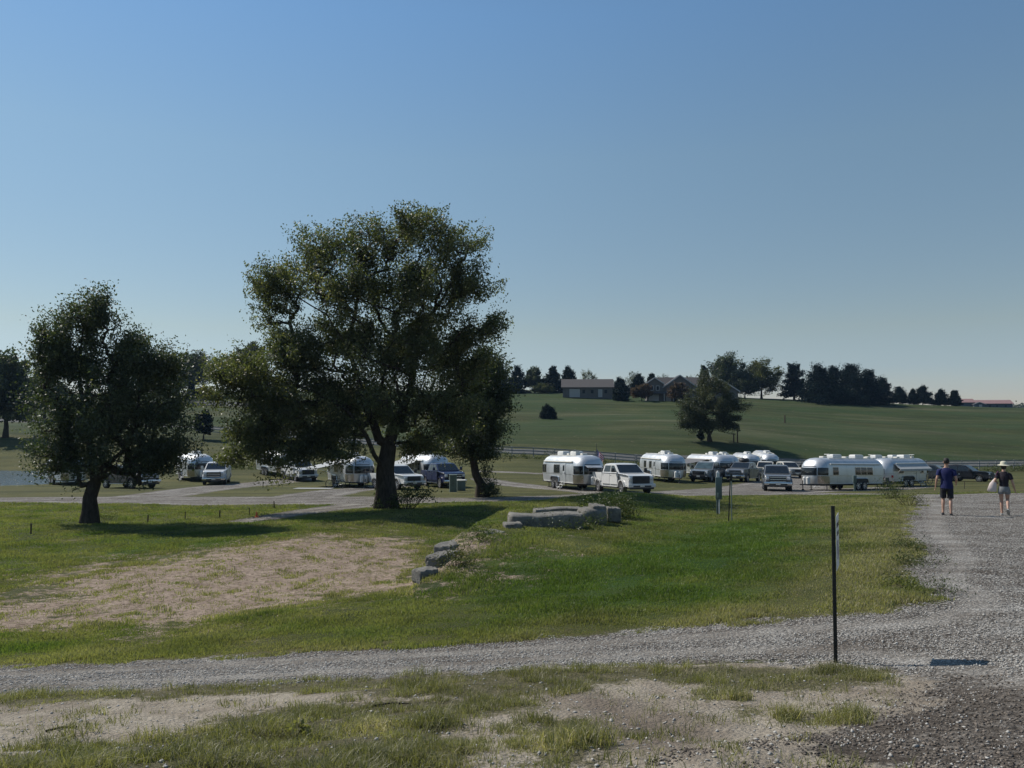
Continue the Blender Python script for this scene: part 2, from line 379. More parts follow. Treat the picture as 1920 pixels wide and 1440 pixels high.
# foreground: ground where coarse grass grows (photo outline), the rest is sandy dirt
FGRASS = [PX(l) for l in (
 [(0,1290),(330,1290),(480,1262),(700,1268),(1000,1252),(1300,1250),(1566,1248),(1690,1255),(1660,1285),(1480,1300),(1330,1290),(1200,1275),(1060,1300),(900,1315),(700,1310),(560,1300),(400,1305),(200,1312),(0,1325)],
 [(300,1380),(420,1345),(560,1320),(800,1310),(960,1300),(1040,1330),(900,1345),(860,1380),(900,1440),(700,1500),(-100,1500),(0,1420),(200,1400)],
 [(985,1350),(1080,1345),(1160,1370),(1150,1410),(1080,1440),(980,1440)],
 [(1300,1290),(1420,1278),(1400,1300),(1320,1318)], [(1480,1340),(1600,1330),(1590,1350),(1500,1356)], [(1370,1320),(1440,1330),(1400,1345)])]

# ------------------------------------------------------------------ ground sheet with road, path, water
ts = np.concatenate([np.linspace(-2.6,-0.82,26)[:-1], np.linspace(-0.82,0.82,640), np.linspace(0.82,2.6,26)[1:]])
Ys = np.concatenate([np.linspace(-2.8,3.4,24)[:-1], np.exp(np.linspace(math.log(3.4+3), math.log(330+3), 560))-3, np.exp(np.linspace(math.log(360), math.log(3500), 30))])
TT, YY = np.meshgrid(ts, Ys, indexing='ij'); XX = TT*(YY+3)
X = XX.ravel(); Y = YY.ravel(); Z = H(X, Y)
sd_near = poly_sd(X, Y, NEAR_ROAD)
sd_band = np.maximum.reduce([band_sd(X, Y, b) for b in BANDS])
sd_far = np.maximum.reduce([band_sd(X, Y, b) for b in FAR_ROAD])
sd_dirt = np.maximum.reduce([poly_sd(X, Y, b) for b in DIRT])
sd_pond = poly_sd(X, Y, POND)
sd_mud = poly_sd(X, Y, MUD)
lush = np.clip(np.maximum(poly_sd(X,Y,LUSH)/2.0, poly_sd(X,Y,LUSH2)/3.0)+0.4, 0, 1)
fg = np.maximum.reduce([poly_sd(X, Y, b) for b in FGRASS])
sd_tuft = np.where(Y < 11.5, fg, 5.0)
fgz = np.clip((11-Y)/2, 0, 1)*np.clip(-sd_near+0.6,0,1)                       # sandy verge this side of the near road
fgz = np.where((Y < 10.2) & (poly_sd(X,Y,[hit(-900,1420),hit(0,1300),hit(800,1266),hit(1566,1244),hit(1760,1270),(12,5),(12,-3),(-12,-3)]) > -0.2), 1.0, 0.0)
# pond bed
Z = Z - np.clip((sd_pond+0.6)/3.0,0,1)*0.9*(1) ; Z = np.where((sd_pond>-3)&(sd_pond<0.3), np.maximum(Z, POND_Z+0.02*(-sd_pond)), Z)
Z = np.where(sd_pond>0.3, np.minimum(Z, POND_Z-0.08), Z)
NY = len(Ys); I = np.arange(len(ts)*NY).reshape(len(ts), NY)
F = np.stack([I[:-1,:-1],I[1:,:-1],I[1:,1:],I[:-1,1:]],-1).reshape(-1,4)
dry = 0.5+0.5*np.clip(wsum(W_MID,X*0.35,Y*0.35),-1,1)
# drier edges along the near road and the right path
dry = np.clip(dry*0.6 + np.clip(1-np.abs(sd_near)/1.6,0,1)*0.7 - lush*0.8, 0, 1)
hill = np.clip((Y-100)/20,0,1)
brown = hill*np.clip(0.25+0.9*wsum(W_HILL,X*0.5,Y*0.5)+np.clip((150-Y)/40,0,1)*0.7+np.clip((-X)/60,0,1)*0.3,0,1)
brown = np.clip(brown + hill*np.clip((25-X)/60,0,.6)*np.clip((200-Y)/60,0,1),0,1)
brown = np.maximum(brown, 0.5*np.clip((Y-40)/10,0,1)*(1-hill))
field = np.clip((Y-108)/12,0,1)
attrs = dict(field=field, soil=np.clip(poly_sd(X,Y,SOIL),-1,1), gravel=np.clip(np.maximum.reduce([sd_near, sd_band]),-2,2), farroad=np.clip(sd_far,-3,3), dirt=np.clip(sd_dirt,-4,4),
             mud=np.clip(sd_mud,-2,2), lush=lush, dry=dry, brown=brown, tuft=np.clip(sd_tuft,-1,1), fore=fgz)

def ground_material():
    m, nt, b = new_mat('ground_surface')
    A = {k: nd(nt,'ShaderNodeAttribute', attribute_name=k).outputs['Fac'] for k in attrs}
    v = coords(nt)
    nb = noise(nt, v, 0.35, 5, .6); nm = noise(nt, v, 1.6, 6, .65); nf = noise(nt, v, 9, 5, .7); nff = noise(nt, v, 42, 4, .7)
    # grass
    g = mixc(nt, maprange(nt, nm, .32,.68), (0.040,0.056,0.020), (0.068,0.085,0.032))
    g = mixc(nt, maprange(nt, nff, .3,.75, 0, .55), g, (0.10,0.11,0.045))
    g = mixc(nt, mathn(nt,'MULTIPLY', A['dry'], maprange(nt, nf,.3,.62), True), g, (0.115,0.098,0.048))
    g = mixc(nt, mathn(nt,'MULTIPLY', A['lush'], maprange(nt, nb,.35,.55,.45,.95), True), g, (0.038,0.082,0.018))
    g = mixc(nt, mathn(nt,'MULTIPLY', A['brown'], maprange(nt, nm,.3,.7,.45,1.0), True), g, (0.100,0.094,0.046))
    nstreak = noise(nt, coords(nt,(0.05,0.35,0.2)), 1.0, 5, .6)
    g = mixc(nt, 1.0, g, mixc(nt, maprange(nt, nstreak, .32,.68), (0.62,0.66,0.66), (1.28,1.22,1.14)), 'MULTIPLY')
    nlow = noise(nt, coords(nt,(0.5,1,1)), 0.22, 6, .65)
    g = mixc(nt, 1.0, g, mixc(nt, maprange(nt, nlow, .3,.7), (0.72,0.78,0.70), (1.25,1.16,1.08)), 'MULTIPLY')
    nst = noise(nt, coords(nt,(0.012,0.10,0.1)), 1.0, 6, .62); nst2 = noise(nt, coords(nt,(0.03,0.05,0.1)), 1.0, 5, .6)
    g = mixc(nt, mathn(nt,'MULTIPLY', A['field'], maprange(nt, nst,.50,.64,0,.8)), g, (0.17,0.15,0.085))
    g = mixc(nt, mathn(nt,'MULTIPLY', A['field'], maprange(nt, nst2,.42,.58,0,.65)), g, (0.055,0.085,0.03))
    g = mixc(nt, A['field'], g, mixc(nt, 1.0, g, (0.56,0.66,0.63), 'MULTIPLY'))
    # sandy dirt
    s = mixc(nt, maprange(nt, nm,.3,.7), (0.235,0.175,0.135), (0.42,0.335,0.265))
    s = mixc(nt, maprange(nt, nff,.45,.75,0,.6), s, (0.13,0.10,0.075)); s = mixc(nt, maprange(nt, nf,.47,.62,0,.8), s, (0.095,0.07,0.045))
    dn = mathn(nt,'ADD', mathn(nt,'MULTIPLY', mathn(nt,'SUBTRACT', noise(nt, coords(nt,(0.6,1.0,1)), 2.6, 9, .8), 0.5), 6.0), mathn(nt,'MULTIPLY', mathn(nt,'SUBTRACT', noise(nt, coords(nt,(0.5,1.0,1)), 0.42, 5, .6), 0.52), 2.4))
    de = mathn(nt,'ADD', mathn(nt,'MULTIPLY', A['dirt'], 0.26), dn)
    g2 = mixc(nt, maprange(nt, de, -0.35, 0.05), g, s)
    # foreground verge: sandy with some thatch below the tufts
    s2 = mixc(nt, maprange(nt, nm,.3,.7), (0.225,0.19,0.15), (0.38,0.34,0.275)); s2 = mixc(nt, maprange(nt, nf,.5,.78,0,.6), s2, (0.13,0.105,0.08))
    s2 = mixc(nt, maprange(nt, nff,.6,.75,0,.6), s2, (0.035,0.03,0.025))
    sl = maprange(nt, mathn(nt,'ADD', A['soil'], mathn(nt,'MULTIPLY', mathn(nt,'SUBTRACT', nm, .5), 1.6)), -.2,.35); s2 = mixc(nt, mathn(nt,'MULTIPLY', sl, .8), s2, (0.125,0.10,0.08))
    s2 = mixc(nt, maprange(nt, noise(nt, v, 1.1, 6, .65), .52,.68,0,.7), s2, (0.15,0.122,0.095))
    tf = maprange(nt, mathn(nt,'ADD', A['tuft'], mathn(nt,'MULTIPLY', mathn(nt,'SUBTRACT', nf, .5), 1.2)), -0.05, 0.12)
    under = mixc(nt, maprange(nt, nf,.35,.65), (0.07,0.066,0.035), (0.14,0.125,0.075))
    f2 = mixc(nt, tf, s2, under)
    g3 = mixc(nt, maprange(nt, A['fore'], .4,.6), g2, f2)
    # gravel
    vo = nd(nt,'ShaderNodeTexVoronoi'); vo.inputs['Scale'].default_value = 26; nt.links.new(v, vo.inputs['Vector'])
    sep = nd(nt,'ShaderNodeSeparateColor'); nt.links.new(vo.outputs['Color'], sep.inputs[0])
    gr = mixc(nt, sep.outputs[0], (0.17,0.165,0.155), (0.50,0.49,0.46))
    gr = mixc(nt, maprange(nt, nm,.42,.66,0,.55), gr, (0.15,0.125,0.10))
    gr = mixc(nt, maprange(nt, nff,.55,.8,0,.6), gr, (0.5,0.49,0.47))
    gr = mixc(nt, maprange(nt, vo.outputs['Distance'], .42,.6,0,.85), gr, (0.05,0.046,0.042))
    trk = maprange(nt, mathn(nt,'ABSOLUTE', mathn(nt,'SUBTRACT', A['gravel'], 0.75)), .12,.34, 1, 0)
    gr = mixc(nt, mathn(nt,'MULTIPLY', trk, .4), gr, (0.36,0.35,0.325))
    gl = noise(nt, coords(nt,(0.45,1.3,1)), 0.8, 7, .7)
    gr = mixc(nt, 1.0, gr, mixc(nt, maprange(nt, gl, .36,.62), (0.55,0.50,0.46), (1.12,1.1,1.08)), 'MULTIPLY')
    ge = mathn(nt,'ADD', A['gravel'], mathn(nt,'MULTIPLY', mathn(nt,'SUBTRACT', nf, .5), 0.9))
    ge = mathn(nt,'ADD', ge, mathn(nt,'MULTIPLY', mathn(nt,'SUBTRACT', nm, .5), 1.5))
    mf = maprange(nt, mathn(nt,'ADD', A['mud'], mathn(nt,'MULTIPLY', mathn(nt,'SUBTRACT', nm, .5), 2.2)), -0.15, 0.35)
    md = mixc(nt, maprange(nt, nf,.35,.65), (0.035,0.028,0.022), (0.11,0.09,0.072))
    gr = mixc(nt, mathn(nt,'MULTIPLY', mf, maprange(nt, nf,.35,.7,1,.5)), gr, md)
    c = mixc(nt, maprange(nt, ge, -0.06, 0.10), g3, gr)
    fr = mixc(nt, maprange(nt, nm,.3,.7), (0.085,0.087,0.085), (0.13,0.13,0.125))
    c = mixc(nt, maprange(nt, mathn(nt,'ADD', A['farroad'], mathn(nt,'MULTIPLY', mathn(nt,'SUBTRACT', nm, .5), .8)), -.1,.2), c, fr)
    nt.links.new(c, b.inputs['Base Color']); b.inputs['Roughness'].default_value = 0.95; b.inputs['Specular IOR Level'].default_value = 0.12
    hgt = mathn(nt,'ADD', mathn(nt,'MULTIPLY', nf, .7), mathn(nt,'MULTIPLY', nff, .45))
    hgt = mathn(nt,'ADD', hgt, mathn(nt,'MULTIPLY', vo.outputs['Distance'], -0.4))
    bump(nt, b, hgt, 0.9, 0.06)
    return m
GM = ground_material()
fc = F
def fmean(a): return a[fc].mean(1)
isroad = fmean(sd_near) > 0; isband = (fmean(sd_band) > 0) & ~isroad; isfar = (fmean(sd_far) > 0) & ~isband & ~isroad
isdirt = (fmean(sd_dirt) > 0.6)
V = np.stack([X, Y, Z], 1)
def sheet(name, mask, kind='structure'):
    idx = fc[mask]; uniq, inv = np.unique(idx, return_inverse=True)
    o = mesh_np(name, V[uniq], inv.reshape(idx.shape), GM, None, {k: a[uniq] for k, a in attrs.items()}, smooth=True)
    return tag(o, kind=kind)
sheet('gravel_road', isroad); sheet('gravel_path', isband); sheet('asphalt_road', isfar); sheet('dirt_patch', isdirt & ~isroad)
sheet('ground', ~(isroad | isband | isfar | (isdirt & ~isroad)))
# pond
m, nt, b = new_mat('pond_water'); b.inputs['Base Color'].default_value = (0.07,0.10,0.125,1); b.inputs['Roughness'].default_value = 0.12
v_ = coords(nt,(0.5,2.2,1)); bump(nt, b, noise(nt, v_, 2.2, 4, .6), 0.9, 0.10)
pm = MB(); pm.add([(x,y,POND_Z) for x,y in [((u-960)/FPX*Y_, Y_) for u, Y_ in ((-1200,67),(0,69),(120,71),(230,78),(230,86),(120,92),(0,93),(-1200,93))]], [[0,1,2,3,4,5,6,7]])
tag(pm.build('water', m), kind='structure')

# ------------------------------------------------------------------ grass blades and stones near the camera (uncountable)
def scatter(n, poly_fn, box):
    x = rng.uniform(box[0], box[1], n); y = rng.uniform(box[2], box[3], n); return x, y
def persp_scatter(n, y0, y1, tmax=0.74, power=1.3):
    """more samples near the camera, none outside the part of the place one can see"""
    q = rng.uniform(0,1,n); y = (y0**(1-power)+(y1**(1-power)-y0**(1-power))*q)**(1/(1-power)) if power != 1 else y0*(y1/y0)**q
    return rng.uniform(-tmax, tmax, n)*(y+1.0), y
def noise2(x, y, s, seed):
    r = np.random.default_rng(seed); o = np.zeros_like(x)
    for k in range(14):
        a = r.uniform(0, 6.28); L = s*math.exp(r.uniform(-.8,.8)); o += np.sin((np.cos(a)*x+np.sin(a)*y)*6.28/L+r.uniform(0,6.28))
    return o/math.sqrt(14)
def blades(name, x, y, hgt, width, tint, label, cat, mat, per=4, spread=0.03, lean=0.5):
    n = len(x); k = n*per
    bx = np.repeat(x, per)+rng.normal(0,1,k)*np.repeat(spread*np.ones(n) if np.isscalar(spread) else spread, per)
    by = np.repeat(y, per)+rng.normal(0,1,k)*np.repeat(spread*np.ones(n) if np.isscalar(spread) else spread, per)
    bz = H(bx, by)-0.01; h = np.repeat(hgt, per)*rng.uniform(.5,1.25,k); w = np.repeat(width*np.ones(n), per)*rng.uniform(.7,1.3,k)
    a = rng.uniform(0, 6.28, k); ln = rng.uniform(.1,1,k)*lean*h; da, db = np.cos(a), np.sin(a)
    wa = rng.uniform(0,3.14,k); wx, wy = np.cos(wa)*w/2, np.sin(wa)*w/2
    P0 = np.stack([bx-wx,by-wy,bz],1); P1 = np.stack([bx+wx,by+wy,bz],1)
    mx, my, mz = bx+da*ln*.35, by+db*ln*.35, bz+h*.6
    P2 = np.stack([mx+wx*.7,my+wy*.7,mz],1); P3 = np.stack([mx-wx*.7,my-wy*.7,mz],1)
    P4 = np.stack([bx+da*ln, by+db*ln, bz+h*np.sqrt(np.clip(1-(ln/h)**2*.5,.2,1))],1)
    Vv = np.stack([P0,P1,P2,P3,P4],1).reshape(-1,3); b0 = np.arange(k)*5
    Ff = np.concatenate([np.stack([b0,b0+1,b0+2],1), np.stack([b0,b0+2,b0+3],1), np.stack([b0+3,b0+2,b0+4],1)])
    tt = np.repeat(np.clip(np.repeat(tint, per)+rng.normal(0,.12,k),0,1),5)
    return tag(mesh_np(name, Vv, Ff, mat, None, {'tint': tt}), label, cat, kind='stuff')
# coarse foreground tufts
x, y = persp_scatter(52000, 3.6, 10.6, 0.78, 1.5)
s = np.maximum.reduce([poly_sd(x,y,b) for b in FGRASS]) + 0.22*noise2(x,y,0.9,5); roadd = poly_sd(x,y,NEAR_ROAD)
dens = np.clip(0.55+0.6*noise2(x,y,0.55,9),0.05,1)
keep = (s > 0) & (rng.uniform(0,1,len(x)) < dens*0.8) & (roadd < 0.12)
stray = (s <= 0) & (rng.uniform(0,1,len(x)) < 0.03*np.clip(1+noise2(x,y,0.6,4),0,3)) & (roadd < 0.0)
keep |= stray
x, y = x[keep], y[keep]; hh = np.clip(0.065+0.05*noise2(x,y,0.7,12),0.025,0.15)
blades('foreground_grass', x, y, hh, 0.0055, 0.45+0.3*noise2(x,y,1.2,3)*0.8, 'coarse tufted grass growing on the sandy verge', 'grass', M['tuft'], per=12, spread=0.04, lean=1.25)
# lawn this side of the gravel loop
x, y = persp_scatter(230000, 10.5, 46, 0.76, 1.1)
sdn = poly_sd(x,y,NEAR_ROAD); sdd = np.maximum.reduce([poly_sd(x,y,b) for b in DIRT])
edge = 0.25*noise2(x,y,1.1,21)
ok = (sdn+edge < -0.02) & (rng.uniform(0,1,len(x)) < np.where(sdd+0.8*noise2(x,y,2.5,41) > 0.0, 0.07+0.6*np.clip(noise2(x,y,1.1,8)-.15,0,1), 1.0)) & ~((y<10.8))
ok &= np.maximum.reduce([band_sd(x,y,b) for b in BANDS]) < 0
x, y = x[ok], y[ok]
lu = np.maximum(np.clip(poly_sd(x,y,LUSH)/2+.4,0,1), .35*np.clip(poly_sd(x,y,LUSH2)/3+.4,0,1))
dr = np.clip(poly_sd(x,y,DRYP)/1.5+.5+.3*noise2(x,y,1.5,51),0,1)
tn = np.clip(0.50+0.30*dr+0.22*noise2(x,y,3.5,6)-0.55*lu+np.clip(1-np.abs(poly_sd(x,y,NEAR_ROAD))/1.5,0,1)*0.35,0,1)
ind = (np.maximum.reduce([poly_sd(x,y,b) for b in DIRT]) > -0.4) & (rng.uniform(0,1,len(x)) < .75); tn = np.where(ind, 0.9, tn)
blades('lawn_grass', x, y, 0.045+0.03*np.clip(noise2(x,y,1.5,2),-1,1.5)+0.0006*y, 0.008+0.0005*y, tn, 'short green grass of the sloping lawn', 'grass', M['blade'], per=5, spread=0.05, lean=0.7)

def stones(name, x, y, size, label, cat, mat):
    size = np.minimum(size, np.median(size)*2.2); n = len(x); z = H(x, y); s_ = size[:,None]*rng.uniform(.55,1.25,(n,3)); s_[:,2] *= 0.6
    a = rng.uniform(0,6.28,n); base = np.array([(1,0,0),(0,1,0),(-1,0,0),(0,-1,0),(0,0,1),(0,0,-1)],float)
    P = base[None]*s_[:,None,:]*0.5*rng.uniform(.7,1.3,(n,6,1)) + rng.normal(0,.12,(n,6,3))*size[:,None,None]*0.6
    c, s1 = np.cos(a)[:,None], np.sin(a)[:,None]; px = P[...,0]*c-P[...,1]*s1; py = P[...,0]*s1+P[...,1]*c
    Vv = np.stack([px+x[:,None], py+y[:,None], P[...,2]+(z+size*0.12)[:,None]],-1).reshape(-1,3)
    f = np.array([(0,1,4),(1,2,4),(2,3,4),(3,0,4),(1,0,5),(2,1,5),(3,2,5),(0,3,5)]); Ff = (f[None]+(np.arange(n)*6)[:,None,None]).reshape(-1,3)
    tt = np.repeat(rng.uniform(0,1,n),6)
    return tag(mesh_np(name, Vv, Ff, mat, None, {'tint': tt}), label, cat, kind='stuff')
ms, nt, b = new_mat('crushed_limestone'); at_ = nd(nt,'ShaderNodeAttribute', attribute_name='tint')
c_ = mixc(nt, at_.outputs['Fac'], (0.19,0.185,0.17), (0.48,0.47,0.44)); nt.links.new(mixc(nt, maprange(nt, noise(nt, coords(nt), 30, 3),.3,.7), c_, (0.36,0.345,0.315)), b.inputs['Base Color']); b.inputs['Roughness'].default_value = 0.9
x, y = persp_scatter(190000, 3.6, 40, 0.80, 1.35)
sd_ = poly_sd(x,y,NEAR_ROAD)+0.18*noise2(x,y,0.9,33); md_ = poly_sd(x,y,MUD)
trk = np.abs(np.abs(poly_sd(x,y,NEAR_ROAD)-.75)) < .22
ok = (sd_ > 0) & (rng.uniform(0,1,len(x)) < np.where(md_ > -0.2, 0.10, 0.9)*np.where(trk, .4, 1)); x, y = x[ok], y[ok]
stones('gravel_stones', x, y, 0.016*np.exp(rng.normal(0,.35,len(x)))+0.0006*y, 'loose crushed grey stones over the gravel road', 'gravel', ms)
mc, nt, b = new_mat('dark_soil_clods'); at2_ = nd(nt,'ShaderNodeAttribute', attribute_name='tint')
nt.links.new(mixc(nt, at2_.outputs['Fac'], (0.045,0.037,0.03), (0.20,0.17,0.14)), b.inputs['Base Color']); b.inputs['Roughness'].default_value = .98
x, y = persp_scatter(60000, 3.6, 9.5, 0.80, 1.4); ok = poly_sd(x,y,MUD)+.25*noise2(x,y,.7,77) > 0; x, y = x[ok], y[ok]
stones('soil_clods', x, y, 0.015*np.exp(rng.normal(0,.55,len(x))), 'dark churned soil clods at the lower right', 'soil', mc)
x, y = persp_scatter(5000, 3.6, 10, 0.78, 1.2); ok = poly_sd(x,y,NEAR_ROAD) < 0; x, y = x[ok], y[ok]
stones('verge_pebbles', x, y, 0.018*np.exp(rng.normal(0,.45,len(x))), 'scattered small stones on the sandy verge', 'gravel', ms)

# ------------------------------------------------------------------ trees
def leaf_quads(C, size, tint, droop=0.3, aspect=0.5):
    n = len(C); d = rng.normal(0,1,(n,3)); d[:,2] -= droop; d /= np.linalg.norm(d,axis=1)[:,None]
    e = rng.normal(0,1,(n,3)); e -= d*(e*d).sum(1)[:,None]; e /= np.linalg.norm(e,axis=1)[:,None]
    L = size*rng.uniform(.6,1.3,n); W = L*aspect
    P = np.stack([C-d*L[:,None]/2, C+e*W[:,None]/2, C+d*L[:,None]/2, C-e*W[:,None]/2],1).reshape(-1,3)
    return P, np.arange(n*4).reshape(n,4), np.repeat(tint,4)
def frusta(segs, n):
    """tapered prisms for (p0,p1,r0,r1) arrays"""
    p0, p1, r0, r1 = segs; d = p1-p0; L = np.linalg.norm(d,axis=1)+1e-9; d = d/L[:,None]
    h = np.where(np.abs(d[:,2:3])<0.9, np.array([[0,0,1.0]]), np.array([[1.0,0,0]])); a = np.cross(d,h); a /= np.linalg.norm(a,axis=1)[:,None]; b = np.cross(d,a)
    an = np.arange(n)*2*math.pi/n; ring = np.cos(an)[None,:,None]*a[:,None,:]+np.sin(an)[None,:,None]*b[:,None,:]
    V0 = p0[:,None]+ring*r0[:,None,None]; V1 = p1[:,None]+ring*r1[:,None,None]
    V = np.concatenate([V0,V1],1).reshape(-1,3); m = len(p0); o = (np.arange(m)*2*n)[:,None]
    i = np.arange(n)[None]; F = np.stack([o+i, o+(i+1)%n, o+n+(i+1)%n, o+n+i],-1).reshape(-1,4)
    return V, F
def grow(trunk, blobs, seedr, density=1.0, step=0.7, shell=0.5):
    """trunk: list of polylines of (x,y,z); blobs: (c(3), r(3), n). Returns skeleton + cluster points"""
    r = np.random.default_rng(seedr)
    P = []; par = []
    for line in trunk:
        line = [np.array(p,float) for p in line]
        start = -1
        if P:
            dd = [np.linalg.norm(np.array(q)-line[0]) for q in P]; start = int(np.argmin(dd))
        prev = start
        for a, b in zip(line[:-1], line[1:]):
            k = max(1, int(np.linalg.norm(b-a)/step))
            for j in range(0 if prev == -1 and a is line[0] else 1, k+1):
                P.append(a+(b-a)*j/k + (r.normal(0,.04,3) if j not in (0,) else 0)); par.append(prev); prev = len(P)-1
    A = []
    for c, rad, n in blobs:
        n = int(n*density); q = r.normal(0,1,(n,3)); q /= np.linalg.norm(q,axis=1)[:,None]; q *= (r.uniform(0,1,(n,1))**shell)
        A.append(np.array(c)+q*np.array(rad))
    A = np.concatenate(A); root = P[0].copy(); fork = np.array(trunk[0][-1])
    o = np.argsort(np.linalg.norm(A-fork,axis=1)); A = A[o]
    Pa = np.zeros((len(P)+len(A)*5,3)); Pa[:len(P)] = P; n = len(P); tips = []
    dist_f = np.zeros(len(Pa)); dist_f[:n] = np.linalg.norm(Pa[:n]-fork,axis=1)
    low = Pa[:n,2] < root[2]+ (fork[2]-root[2])*0.75
    block = np.zeros(len(Pa)); block[:n][low] = 50
    for a in A:
        da = np.linalg.norm(a-fork); d = np.linalg.norm(Pa[:n]-a,axis=1)
        cost = d + block[:n] + np.where(dist_f[:n] > da+0.3, 3.0, 0.0); j = int(np.argmin(cost)); L = d[j]
        k = int(np.clip(math.ceil(L/step),1,4)); prev = j; p0 = Pa[j]
        for q in range(1,k+1):
            t = q/k; p = p0+(a-p0)*t; p[2] += 0.10*L*math.sin(t*math.pi); p += r.normal(0,.05,3) if q<k else 0
            Pa[n] = p; par.append(prev); dist_f[n] = np.linalg.norm(p-fork); prev = n; n += 1
        tips.append(prev)
    Pa = Pa[:n]; par = np.array(par); cnt = np.zeros(n); cnt[tips] += 1
    for i in range(n-1,0,-1):
        if par[i] >= 0: cnt[par[i]] += cnt[i]
    return Pa, par, cnt, A
def tree(name, pos, trunk, blobs, mat, label, cat='tree', seed=1, leaf=0.12, per=45, crad=0.42, base_r=0.4, tip_r=0.012, pw=0.45,
         step=0.7, shell=0.5, gap=0.35, group=None, nside=5, droop=0.3, bark='bark', flare=1.0, aspect=0.5, rz=0.0, extra=None, loose=0):
    rt = empty(name, pos, rz); tag(rt, label, cat, group)
    Pa, par, cnt, A = grow(trunk, blobs, seed, 1.0, step, shell)
    rad = np.minimum(tip_r*np.maximum(cnt,1)**pw, base_r)
    top = trunk[0][-1][2]
    z0 = Pa[0,2]
    fl = 1 + 0.55*flare*np.exp(-(Pa[:,2]-z0)/0.45)
    r2 = rad.copy()
    main = np.zeros(len(Pa), bool)
    nl = sum(max(1,int(np.linalg.norm(np.array(b)-np.array(a))/step)) for a,b in zip(trunk[0][:-1],trunk[0][1:]))+1
    main[:nl] = True
    r2[main] = np.maximum(rad[main], base_r*(1-0.35*np.linspace(0,1,nl)))
    r2 = r2*np.where(main, fl, 1)
    ch = np.nonzero(par >= 0)[0]; ch = ch[~(main[ch] & main[par[ch]])]; p0 = Pa[par[ch]]; p1 = Pa[ch]; ra = np.where(main[ch], r2[par[ch]], np.minimum(r2[par[ch]], r2[ch]*1.25)); rb = r2[ch]
    big = rb > 0.05
    parts = []
    for msk, ns in ((big, 9), (~big, 3 if nside < 5 else 4)):
        if msk.any(): parts.append(frusta((p0[msk],p1[msk],ra[msk],rb[msk]), ns))
    # blunt joints: short overlap keeps limbs continuous
    Vb, Fb, off = [], [], 0
    mi = np.nonzero(main)[0]; ns = 16; gg = np.random.default_rng(seed+9); lump = 1+.10*np.sin(np.arange(ns)*6.2832/ns*5+1)+gg.normal(0,.03,ns); rings = []
    for q_, i_ in enumerate(mi):
        tg = Vector(Pa[mi[min(q_+1,len(mi)-1)]]-Pa[mi[max(q_-1,0)]]).normalized(); ax = Vector((1,0,0))-tg*tg.x; ax.normalize(); ay = tg.cross(ax); an = np.arange(ns)*6.2832/ns
        lp = 1+(lump-1)*(2.0 if q_==0 else 1.0); rings.append(Pa[i_]+ (np.cos(an)*lp)[:,None]*np.array(ax)*r2[i_]+(np.sin(an)*lp)[:,None]*np.array(ay)*r2[i_])
    Vm = np.concatenate(rings); kk = np.arange(len(rings)-1)[:,None]*ns; ii = np.arange(ns)[None]
    Fm = np.stack([kk+ii, kk+(ii+1)%ns, kk+ns+(ii+1)%ns, kk+ns+ii],-1).reshape(-1,4); Vb.append(Vm); Fb.append(Fm); off = len(Vm)
    for Vx, Fx in parts: Vb.append(Vx); Fb.append(Fx+off); off += len(Vx)
    mesh_np('trunk', np.concatenate(Vb), np.concatenate(Fb), M[bark], rt, smooth=True)
    n = len(A); g = np.random.default_rng(seed+50); fork_ = np.array(trunk[0][-1])
    w = np.clip(1 - gap + 1.15*noise2(A[:,0]+A[:,1]*.7, A[:,2], 2.0, seed+3), 0.08, 1.9)
    k = np.maximum((per*w*g.uniform(.5,1.4,n)).astype(int), 3)
    out = A-fork_; out[:,2] *= .8; out /= np.linalg.norm(out,axis=1)[:,None]+1e-6; out = out+g.normal(0,.35,(n,3)); out /= np.linalg.norm(out,axis=1)[:,None]
    nz = np.clip(g.normal(0,1,(k.sum(),3)),-1.45,1.45)*np.array([1,1,.8]); oo = np.repeat(out,k,0); al = (nz*oo).sum(1)[:,None]
    Cc = np.repeat(A, k, 0) + (nz*.62 + oo*al*.75)*np.repeat(crad*g.uniform(.5,1.3,n),k)[:,None]
    # leaves also along the fine twigs
    if loose:
        Cc = np.concatenate([Cc, A[g.integers(0,n,loose)] + np.clip(g.normal(0,1,(loose,3)),-1.2,1.2)*crad*.9])
        k2 = np.concatenate([np.repeat(np.arange(n),k), g.integers(0,n,loose)])
    else: k2 = np.repeat(np.arange(n),k)
    tint = np.clip(g.uniform(0,.75,n)[k2] + g.normal(0,.16,len(k2)), 0, 1)
    Vl, Fl, tl = leaf_quads(Cc, leaf, tint, droop, aspect)
    mesh_np('crown', Vl, Fl, M[mat], rt, {'tint': tl})
    return rt

def loc(u, v, Y, base, dy=0.0):
    """tree-local point for a photo position at distance Y (+dy)"""
    d = ray(u, v)*(Y+dy); return (d[0]-base[0], d[1]-base[1], CAM_Z+d[2]-base[2])
